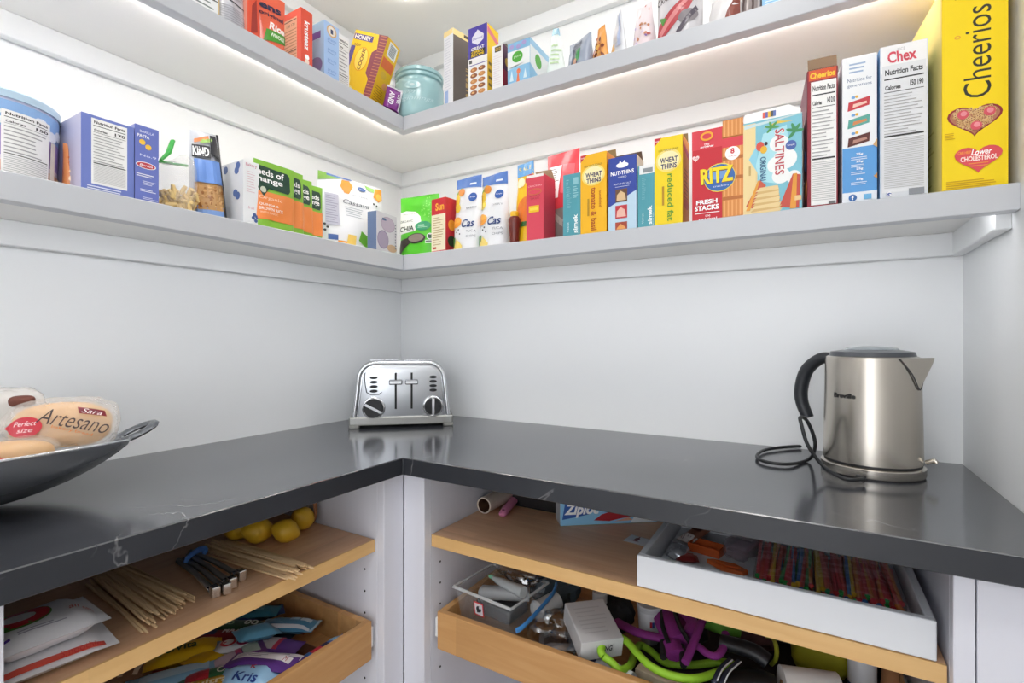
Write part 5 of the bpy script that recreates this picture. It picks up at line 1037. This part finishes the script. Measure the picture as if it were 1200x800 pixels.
p_ = tz(806, 640); packet('candy_packet', 'brown candy packet with white end leaning in the tray corner', (tx0+.055, p_.y+.03, zt0+.012), .075, .035, .012, R(62), '#8a5a48', lambda P: (P.rect(.0, .0, .3, 1, '#cfc6c4'), P.rect(.5, .2, .8, .8, '#5a3028'), P.lines(.05, .2, .28, .8, 3, '#8f7f82', .3)), (0, R(-14)))
p_ = tz(804, 659); packet('candy_packet', 'dark red candy packet beside the tray wall', (p_.x, p_.y+.004, zt0+.001), .04, .03, .012, R(20), '#7d2a28', lambda P: P.rect(.2, .2, .8, .8, '#93403a'))
p_ = tz(786, 652); crumple('candy_wrapper', 'silver crumpled candy wrapper in the white tray', (tx0+tt+.026, p_.y+.004, zt0), .02, .024, .010, mat('#b9bcc4', .25, .6), .3, 5, amp=.01)
p_ = tz(862, 650); packet('candy_packet', 'mauve candy packet under the lilac cellophane', (p_.x+.012, p_.y+.04, zt0+.001), .09, .035, .012, R(75), '#6f5a66', lambda P: (P.rect(.1, .1, .5, .9, '#8f7f8c'), P.rect(.6, .2, .9, .8, '#d9d4d8')))
p_ = tz(834, 632); packet('candy_packet', 'white strip packet lying over the orange mould', (p_.x, p_.y+.03, zt0+.018), .09, .03, .006, R(-14), '#c9c0bf', lambda P: P.lines(.1, .2, .9, .8, 3, '#8f7f82', .3))
p_ = tz(872, 664); crumple('cellophane_bag', 'lilac grey cellophane bag crumpled beside the orange moulds', (p_.x-.004, p_.y+.06, zt0), .026, .07, .02, film('#a89aa6', .4, .08), -.25, 3, amp=.01)
# candy sticks in clear bags
SC_ = ['#e8505a', '#ee6a62', '#d84350', '#f07f70', '#e25a50', '#e8505a', '#f0cc4a', '#5a8fd8', '#55ac66', '#e25a50', '#f09a50']
rnd = random.Random(11); sm = {}
xa, xb = at_z(890, 668, zt0).x, tx1-tt-.012
nst = 34
for row in range(3):
    for i in range(nst):
        t = (i+.5)/nst; x = xa+(xb-xa)*t+rnd.uniform(-.001, .001)
        if abs(t-.42) < .02: continue
        col = rnd.choice(SC_); key = col
        if key not in sm:
            g = G(); g.tube([(0, 0, 0), (0, .17, 0)], .0031, 6); g.tube([(0, -.006, 0), (0, -.003, 0), (0, .001, 0)], [.0026, .0044, .0034], 8, 1)
            tipc = ['#3fae5a', '#e0b63a', '#d8434a', '#3f6fb5', '#e8505a', '#e88a3a', '#2f9a6a'][len(sm) % 7]; o = sm[key] = g.build('candy_stick', [mat(col, .3), mat(tipc, .35)])
        else: o = sm[key].copy(); COL.objects.link(o)
        o.location = (x, ty+.055+.012*math.sin(i*1.9+row)+.01*t+.006*row, zt0+.005+.0066*row+.0025); o.rotation_euler = (0, 0, rnd.uniform(-.06, .06))
        nm_ = {'#e8505a': 'cherry red', '#ee6a62': 'coral red', '#d84350': 'deep crimson', '#f07f70': 'salmon pink', '#e25a50': 'brick red', '#f0cc4a': 'yellow', '#5a8fd8': 'blue', '#55ac66': 'green', '#f09a50': 'orange'}[col]
        tag(o, nm_+' candy stick lined up in a clear bag in the tray', 'candy', 'candy sticks in clear bags')
for i, (a, b_) in enumerate(((xa-.004, xa+(xb-xa)*.42), (xa+(xb-xa)*.42, xb+.004))):
    crumple('candy_bag', ('clear bag of candy sticks next to the lilac cellophane', 'clear bag of candy sticks at the end of the tray')[i], ((a+b_)/2, ty+.155, zt0), (b_-a)/2, .118, .0165, sheen(.2, .07), 0, 7+i, .35, .0045, 'clear bags of candy sticks')
# ------------------------------------------------------------------ pet things in the right drawer
zf = zdb+.0205
g = G(); g.box(.93, XR1-.032, -.44, -.05, zdb+.0183, zdb+.0198); tag(g.build('drawer_dark_sheet', mat('#2a2427', .9)), 'added dark sheet over the drawer floor under the harness', 'sheet')  # thin dark sheet added to darken the drawer floor under the harness
def dz_(u, v, h): return at_z(u, v, zf+h)
# clear food box
bl, br = dz_(524, 712, .075), dz_(607, 722, .075)
ex = empty('food_container', (.647, -.374, zf+.03), R(-6), 'clear plastic container with red-framed sticker in the drawer', 'container')
CW, CD, CHh = .15, .13, .07
g = G()
for z0, z1, s0, s1 in ((0, CHh, .86, 1.0),):
    vs = [(sx*CW/2*s, sy*CD/2*s, z) for s, z in ((s0, z0), (s1, z1)) for sx, sy in ((-1, -1), (1, -1), (1, 1), (-1, 1))]
    g.add(vs, [(0, 1, 5, 4), (1, 2, 6, 5), (2, 3, 7, 6), (3, 0, 4, 7), (0, 3, 2, 1)])
g.build('container_walls', film('#cfd4d8', .16, .2), ex, weld=True)
rr_ = [(-CW/2-.003, -CD/2-.003, CHh), (CW/2+.003, -CD/2-.003, CHh), (CW/2+.003, CD/2+.003, CHh), (-CW/2-.003, CD/2+.003, CHh), (-CW/2-.003, -CD/2-.003, CHh)]
g = G(); g.tube(rr_, .0035, 6, caps=False); g.build('container_rim', film('#dfe3e5', .4, .15), ex)
P = Print(.03, .034); P.rect(0, 0, 1, 1, '#cf3a40'); P.rect(.1, .1, .9, .9, '#d9d9dd'); P.ell(.5, .5, .26, None, '#22242c'); P.ell(.62, .62, .1, None, '#d9d9dd'); P.rect(.3, .25, .45, .4, '#22242c')
P.build('sticker', ex, lambda x, y, o: (-.022+x*.026, -CD/2*.94-.001-o-.004*(y), .026+y*.03))
DK = mat('#3a3d42', .4)
g = G(); g.box(-.046, .046, -.036, .036, .004, .034); o = g.build('charger_pack', DK, bevel=.006, seg=2); o.location = (ex.location.x, ex.location.y+.004, zf+.034); o.rotation_euler = (0, 0, R(-6)); tag(o, 'dark grey pouch lying inside the clear container', 'pouch')
def wpt(u, v, dep): return at_d(u, v, dep)
dd0 = depth(bl)
crumple('plastic_bag', 'clear plastic bag piled on the container with shiny folds', (.68, -.33, zf+.104), .06, .045, .02, sheen(.3, .08, '#d9dcde'), -.2, 12, amp=.014)
e = empty('squeeze_tube', (bl.x+.06, bl.y+.085, zf+.118), R(-20), 'translucent squeeze tube with green tip lying on top of the bags', 'tube')
g = G(); g.tube([(0, 0, 0), (.012, 0, 0), (.03, .002, .0), (.09, .01, .0)], [.004, .0065, .009, .012], 10); g.build('tube_body', mat('#a9b0b3', .3), e, smooth=60)
g = G(); g.tube([(-.012, -.001, 0), (0, 0, 0)], [.0035, .0045], 8); g.build('tip', mat('#7fc9a8', .3), e, smooth=60)
e2 = empty('feeding_bottle', (bl.x+.05, bl.y+.05, zf+.1), R(8), 'grey cylindrical bottle laid across the container', 'bottle')
g = G(); g.tube([(0, 0, 0), (.004, 0, 0), (.1, .03, .0)], [.011, .014, .014], 12); g.build('bottle_body', mat('#8d9194', .3), e2, smooth=60)
# cup lid disc seen end-on inside the zip bag
pz = dz_(617, 710, .06)
e3 = empty('pill_cup', (pz.x+.028, pz.y, zf+.012), R(0), 'round pale lidded cup inside the zip bag', 'cup')
g = G(); g.tube([(0, 0, .045), (.02, .05, .05)], [.021, .021], 24); g.build('cup_body', mat('#b9bcbc', .4), e3, smooth=40)
g = G(); g.tube([(-.0015, -.004, .0445), (0, 0, .045)], [.0205, .0225], 24); g.build('lid', mat('#d9dada', .35), e3, smooth=40)
# zip bag
z0p, z1p = dz_(600, 742, .062), dz_(648, 695, .085)
o = crumple('zip_bag', 'clear zip bag with blue closure slumped across the drawer', ((z0p.x+z1p.x)/2+.038, max((z0p.y+z1p.y)/2+.01, -.37), zf+.002), .058, .042, .034, sheen(.3, .06, '#e9ecee'), .5, 21, amp=.014)
inv = Matrix.Rotation(-.5, 4, 'Z') @ Matrix.Translation(-o.location)
g = G(); g.tube([inv @ p for p in crom([dz_(605, 739, .072), dz_(614, 733, .074), dz_(632, 714, .076), z1p, dz_(652, 684, .09)], 5)], .0032, 6, flat=1.8); g.build('zip_closure', mat('#3f86c9', .3), o, smooth=60)
crumple('fabric_bundle', 'black cloth heaped behind the zip bag', (.85, -.24, zf), .05, .045, .034, mat('#1d1f24', .85), .2, 52, amp=.01, cat='fabric')
crumple('fabric_bundle', 'slate blue cloth folded behind the clear container', (.69, -.21, zf), .07, .05, .04, mat('#4a5a66', .85), -.2, 53, amp=.01, cat='fabric')
packet('treat_packet', 'grey treat packet with dark print lying in the zip bag', ((z0p.x+z1p.x)/2+.06, -.375, zf+.012), .1, .06, .02, R(25), '#8f949a', lambda P: (P.rect(.1, .15, .6, .5, '#3a3f48'), P.lines(.1, .6, .9, .9, 3, '#d5d8dc', .4)), cat='packet')
# grey carton inside film
c0, c1 = dz_(680, 772, .05), dz_(729, 765, .05)
ax = math.atan2((c1-c0).y, (c1-c0).x); wB = (c1-c0).length
g = G(); g.box(0, wB, 0, .1, -.012, .028); o = g.build('medicine_box', mat('#b9babc', .45), bevel=.0015); o.location = (c0.x, c0.y, zf+.056); o.rotation_euler = (R(14), 0, ax); tag(o, 'grey white carton with small dark lettering propped in the drawer', 'box')
P = Print(wB, .04); P.rect(0, 0, 1, 1, '#d0d1d3'); P.rect(.35, .3, .8, .75, '#c2c3c5'); P.t('KONG', .57, .52, tw=.36, th=.3, c='#3a3d44', b=.04); P.build('front_print', o, lambda x, y, q: (x*wB, -q, -.012+y*.04))
P = Print(wB, .1); P.lines(.15, .15, .85, .85, 7, '#a9aaad', .25); P.build('top_print', o, lambda x, y, q: (x*wB, y*.1, .028+q))
pz = dz_(683, 789, .035)
def can(name, lab, pos, rz, r, L, col, bands, tilt=0, cat='can'):
    e = empty(name, pos, rz, lab, cat); e.rotation_euler = (0, tilt, rz)
    g = G(); g.tube([(0, 0, r), (L, 0, r)], r, 24); g.build('can_body', mat(col, .3), e, smooth=40)
    for a, b_, c_ in bands:
        g = G(); g.tube([(a*L, 0, r), (b_*L, 0, r)], r*1.012, 24); g.build('can_band', mat(c_, .35), e, smooth=40)
    return e
can('treat_can', 'white canister with navy band lying by the drawer front', (pz.x-.005, max(pz.y+.025, -.405), zf+.004), R(-16), .019, .085, '#c9ccd2', ((-.02, .2, '#2d3c7a'), (.72, .8, '#2d3c7a'), (.92, 1.02, '#dfe2e6')))
crumple('plastic_bag', 'clear crinkled bag with dark print by the drawer front', (dz_(655, 772, .03).x+.055, max(dz_(655, 772, .03).y+.02, -.41), zf+.002), .035, .025, .018, sheen(.32, .06, '#d9dde2'), -.3, 31, amp=.012)
p = dz_(700, 705, .07); e = empty('pill_bottle', (p.x, p.y+.015, zf), 0, 'white capped amber bottle standing at the back of the drawer', 'bottle')
g = G(); g.lathe([(.017, 0), (.018, .004), (.018, .06), (.013, .066)], 20); g.build('bottle_body', mat('#7d5a5c', .25), e, smooth=40)
g = G(); g.lathe([(.016, .064), (.016, .084), (.014, .086)], 20); g.build('cap', mat('#cfd2d6', .4), e, smooth=40)
p = dz_(758, 728, .05); e = empty('tub_of_cream', (p.x, p.y+.02, zf), 0, 'small white tub with tiny red and blue badge behind the purple harness', 'tub')
g = G(); g.lathe([(.02, .02), (.022, .024), (.025, .072)], 28); g.build('tub_body', mat('#d9dde2', .35), e, smooth=40)
g = G(); g.lathe([(.0262, .068), (.0265, .076), (.024, .079)], 28); g.build('tub_lid', mat('#c3c7cc', .35), e, smooth=40)
g = G(); g.lathe([(.018, 0), (.018, .021)], 16); g.build('tub_foot', mat('#8d9094', .4), e)
P = Print(2*PI*.025, .04); P.rect(.47, .3, .5, .6, '#b8303f'); P.rect(.5, .3, .53, .6, '#3a4a8a'); P.build('badge', e, lambda x, y, q: ((.0243+q)*math.cos((x-.5)*2*PI-R(62)), (.0243+q)*math.sin((x-.5)*2*PI-R(62)), .028+y*.04))
# harness and leads
PUR = mat('#8b2f86', .7, bump=.3, scale=300); BLK = mat('#17171a', .7)
def lead(name, lab, pts, r, m, cat, flat=1.0, group=None, n=8):
    P3 = [at_z(u, v, zf+h) for u, v, h in pts]; P3 = [Vector((q.x, max(q.y, -.446+r), q.z)) for q in P3]; P3 = crom(P3, 6); org = P3[0].copy(); g = G(); g.tube([q-org for q in P3], r, n, flat=flat); o = g.build(name, m, smooth=60); o.location = org; return tag(o, lab, cat, group)
hr = lead('dog_harness', 'purple padded dog harness with black edging', [(722, 728, .05), (745, 740, .052), (768, 746, .055), (790, 748, .06), (800, 738, .066)], .011, PUR, 'harness', .6, None, 10)
def hpart(nm, pts, r, m, flat=1.0):
    g = G(); g.tube([at_z(u, v, zf+h)-hr.location for u, v, h in crom([Vector(p) for p in pts], 5)], r, 8, flat=flat); return g.build(nm, m, hr, smooth=60)
hpart('chest_pad', [(783, 718, .06), (788, 735, .062), (800, 752, .06)], .032, PUR, .5)
hpart('edging', [(775, 716, .07), (777, 735, .072), (784, 754, .068)], .0045, BLK)
hpart('edging', [(790, 714, .078), (797, 734, .08), (808, 752, .074)], .0045, BLK)
hpart('chest_pad', [(787, 755, .06), (793, 768, .058)], .02, PUR, .6)
hpart('edging', [(777, 752, .06), (777, 770, .058)], .006, BLK)
hpart('edging', [(799, 757, .062), (801, 780, .06)], .006, BLK)
hpart('strap', [(823, 727, .085), (816, 745, .082), (808, 765, .075), (803, 776, .07)], .0075, PUR, .8)
hpart('strap', [(818, 757, .07), (830, 766, .07), (840, 768, .072), (848, 758, .075), (850, 742, .078)], .0075, PUR, .8)
hpart('strap', [(800, 716, .075), (812, 730, .078), (806, 742, .074)], .013, PUR, .5)
GRN = mat('#8fc22a', .6, bump=.3, scale=260)
lead('rope_lead', 'lime green rope dog lead looped over the drawer front', [(706, 772, .062), (704, 762, .066), (710, 750, .07), (722, 746, .072), (734, 751, .072), (746, 764, .07), (762, 780, .066), (785, 791, .064), (815, 795, .062), (845, 786, .06), (858, 778, .05), (840, 776, .03), (810, 779, .022), (780, 776, .018), (762, 762, .016), (750, 756, .018), (744, 766, .024), (738, 780, .036), (724, 789, .048), (712, 785, .056), (706, 772, .062)], .007, GRN, 'lead')
lead('rope_lead', 'olive green lead standing in a loop at the back of the drawer', [(898, 745, .06), (906, 748, .07), (910, 760, .07), (909, 772, .05), (904, 778, .03)], .004, mat('#a3a82c', .6), 'lead')
lead('fabric_roll', 'leaf green fabric roll pressed under the shelf edge', [(826, 728, .06), (845, 735, .062), (866, 738, .06)], .013, mat('#5d9a30', .7), 'fabric')
nv = mat('#1c2336', .6)
bg = lead('bag_dispenser', 'black nylon pouch lying over the green lead', [(845, 752, .075), (865, 757, .078), (885, 764, .078), (900, 775, .07)], .016, mat('#15161b', .45), 'pouch', .8, None, 12)
lead('lead_loop', 'navy reflective strap with white stitching', [(856, 772, .082), (845, 782, .084), (838, 796, .08), (836, 806, .07)], .0042, nv, 'lead', .6)
lead('lead_loop', 'second navy strap with white stitching beside the black pouch', [(866, 774, .082), (853, 786, .084), (846, 800, .08)], .0042, nv, 'lead', .6)
for k_, pts in enumerate(([(858.5, 773, .0865), (847.5, 783, .0885), (840.5, 797, .0845)], [(868.5, 775, .0865), (855.5, 787, .0885), (848.5, 801, .0845)])):
    lead('stitching', ('white stitched edge on the navy strap', 'white stitched edge on the second navy strap')[k_], pts, .0012, mat('#e6e9ee', .5), 'stitching')
lead('leather_case', 'black leather case beside the paper roll', [(832, 803, .045), (858, 797, .05), (888, 797, .05), (906, 803, .045)], .02, mat('#131417', .3), 'case', .8, None, 12)
# paper roll
pr0, pr1 = dz_(912, 797, .055), dz_(975, 806, .055); dr_ = (pr1-pr0).normalized()
e = empty('paper_roll', (pr0.x+.006, pr0.y+.0, zf), math.atan2(dr_.y, dr_.x), 'white roll of paper lying in the drawer', 'roll')
LR = (pr1-pr0).length*1.05
g = G(); g.tube([(0, .0, .045), (LR, 0, .045)], .034, 28); g.build('paper', mat('#e3e1de', .8), e, smooth=40)
g = G(); g.tube([(-.001, 0, .045), (LR+.001, 0, .045)], .012, 16); g.build('core', mat('#8a6a4a', .8), e, smooth=40)
p = dz_(962, 772, .06); crumple('fabric_bundle', 'mustard green folded fabric behind the paper roll', (p.x, p.y+.055, zf), .05, .03, .04, mat('#a3a11f', .75), -.2, 41, amp=.006, cat='fabric')
p = dz_(1012, 790, .06); e = empty('spray_bottle', (p.x, p.y+.03, zf), 0, 'white bottle with blue lower label in the drawer corner', 'bottle')
g = G(); g.lathe([(.02, 0), (.022, .004), (.022, .03)], 24); g.build('bottle_base', mat('#2f4a8a', .35), e, smooth=40)
g = G(); g.lathe([(.022, .03), (.022, .07), (.012, .085)], 24); g.build('bottle_body', mat('#dcdfe3', .35), e, smooth=40)
p = dz_(1030, 795, .06); crumple('paper_bag', 'brown paper bag next to the white bottle in the drawer', (p.x+.018, p.y+.02, zf), .014, .02, .04, mat('#9a6a44', .8), 0, 43, amp=.004)
p = dz_(935, 765, .03); crumple('fabric_bundle', 'dark teal cloth heaped at the back of the drawer', (p.x, p.y+.09, zf), .06, .035, .03, mat('#20343a', .85), .1, 44, amp=.008, cat='fabric')
p = dz_(880, 742, .05); crumple('fabric_bundle', 'dark cloth with tan and red folds under the shelf edge', (p.x, p.y+.05, zf), .045, .03, .033, mat('#5c3a3a', .8, vary=.6, scale=40), .1, 45, amp=.01, cat='fabric')
p = dz_(770, 760, .0); crumple('fabric_bundle', 'black cloth padding beneath the purple harness', (p.x+.03, p.y+.07, zf), .06, .04, .02, mat('#1a181c', .85), -.1, 46, amp=.008, cat='fabric')
g = G(); g.box(-.04, .04, -.012, .012, 0, .03); o = g.build('treat_carton', mat('#e0d2b6', .5, vary=.2, scale=40), bevel=.001); p = dz_(768, 797, .03); o.location = (p.x, p.y+.02, zf); o.rotation_euler = (0, 0, R(-10)); tag(o, 'cream carton with brown print under the lime green lead', 'box')
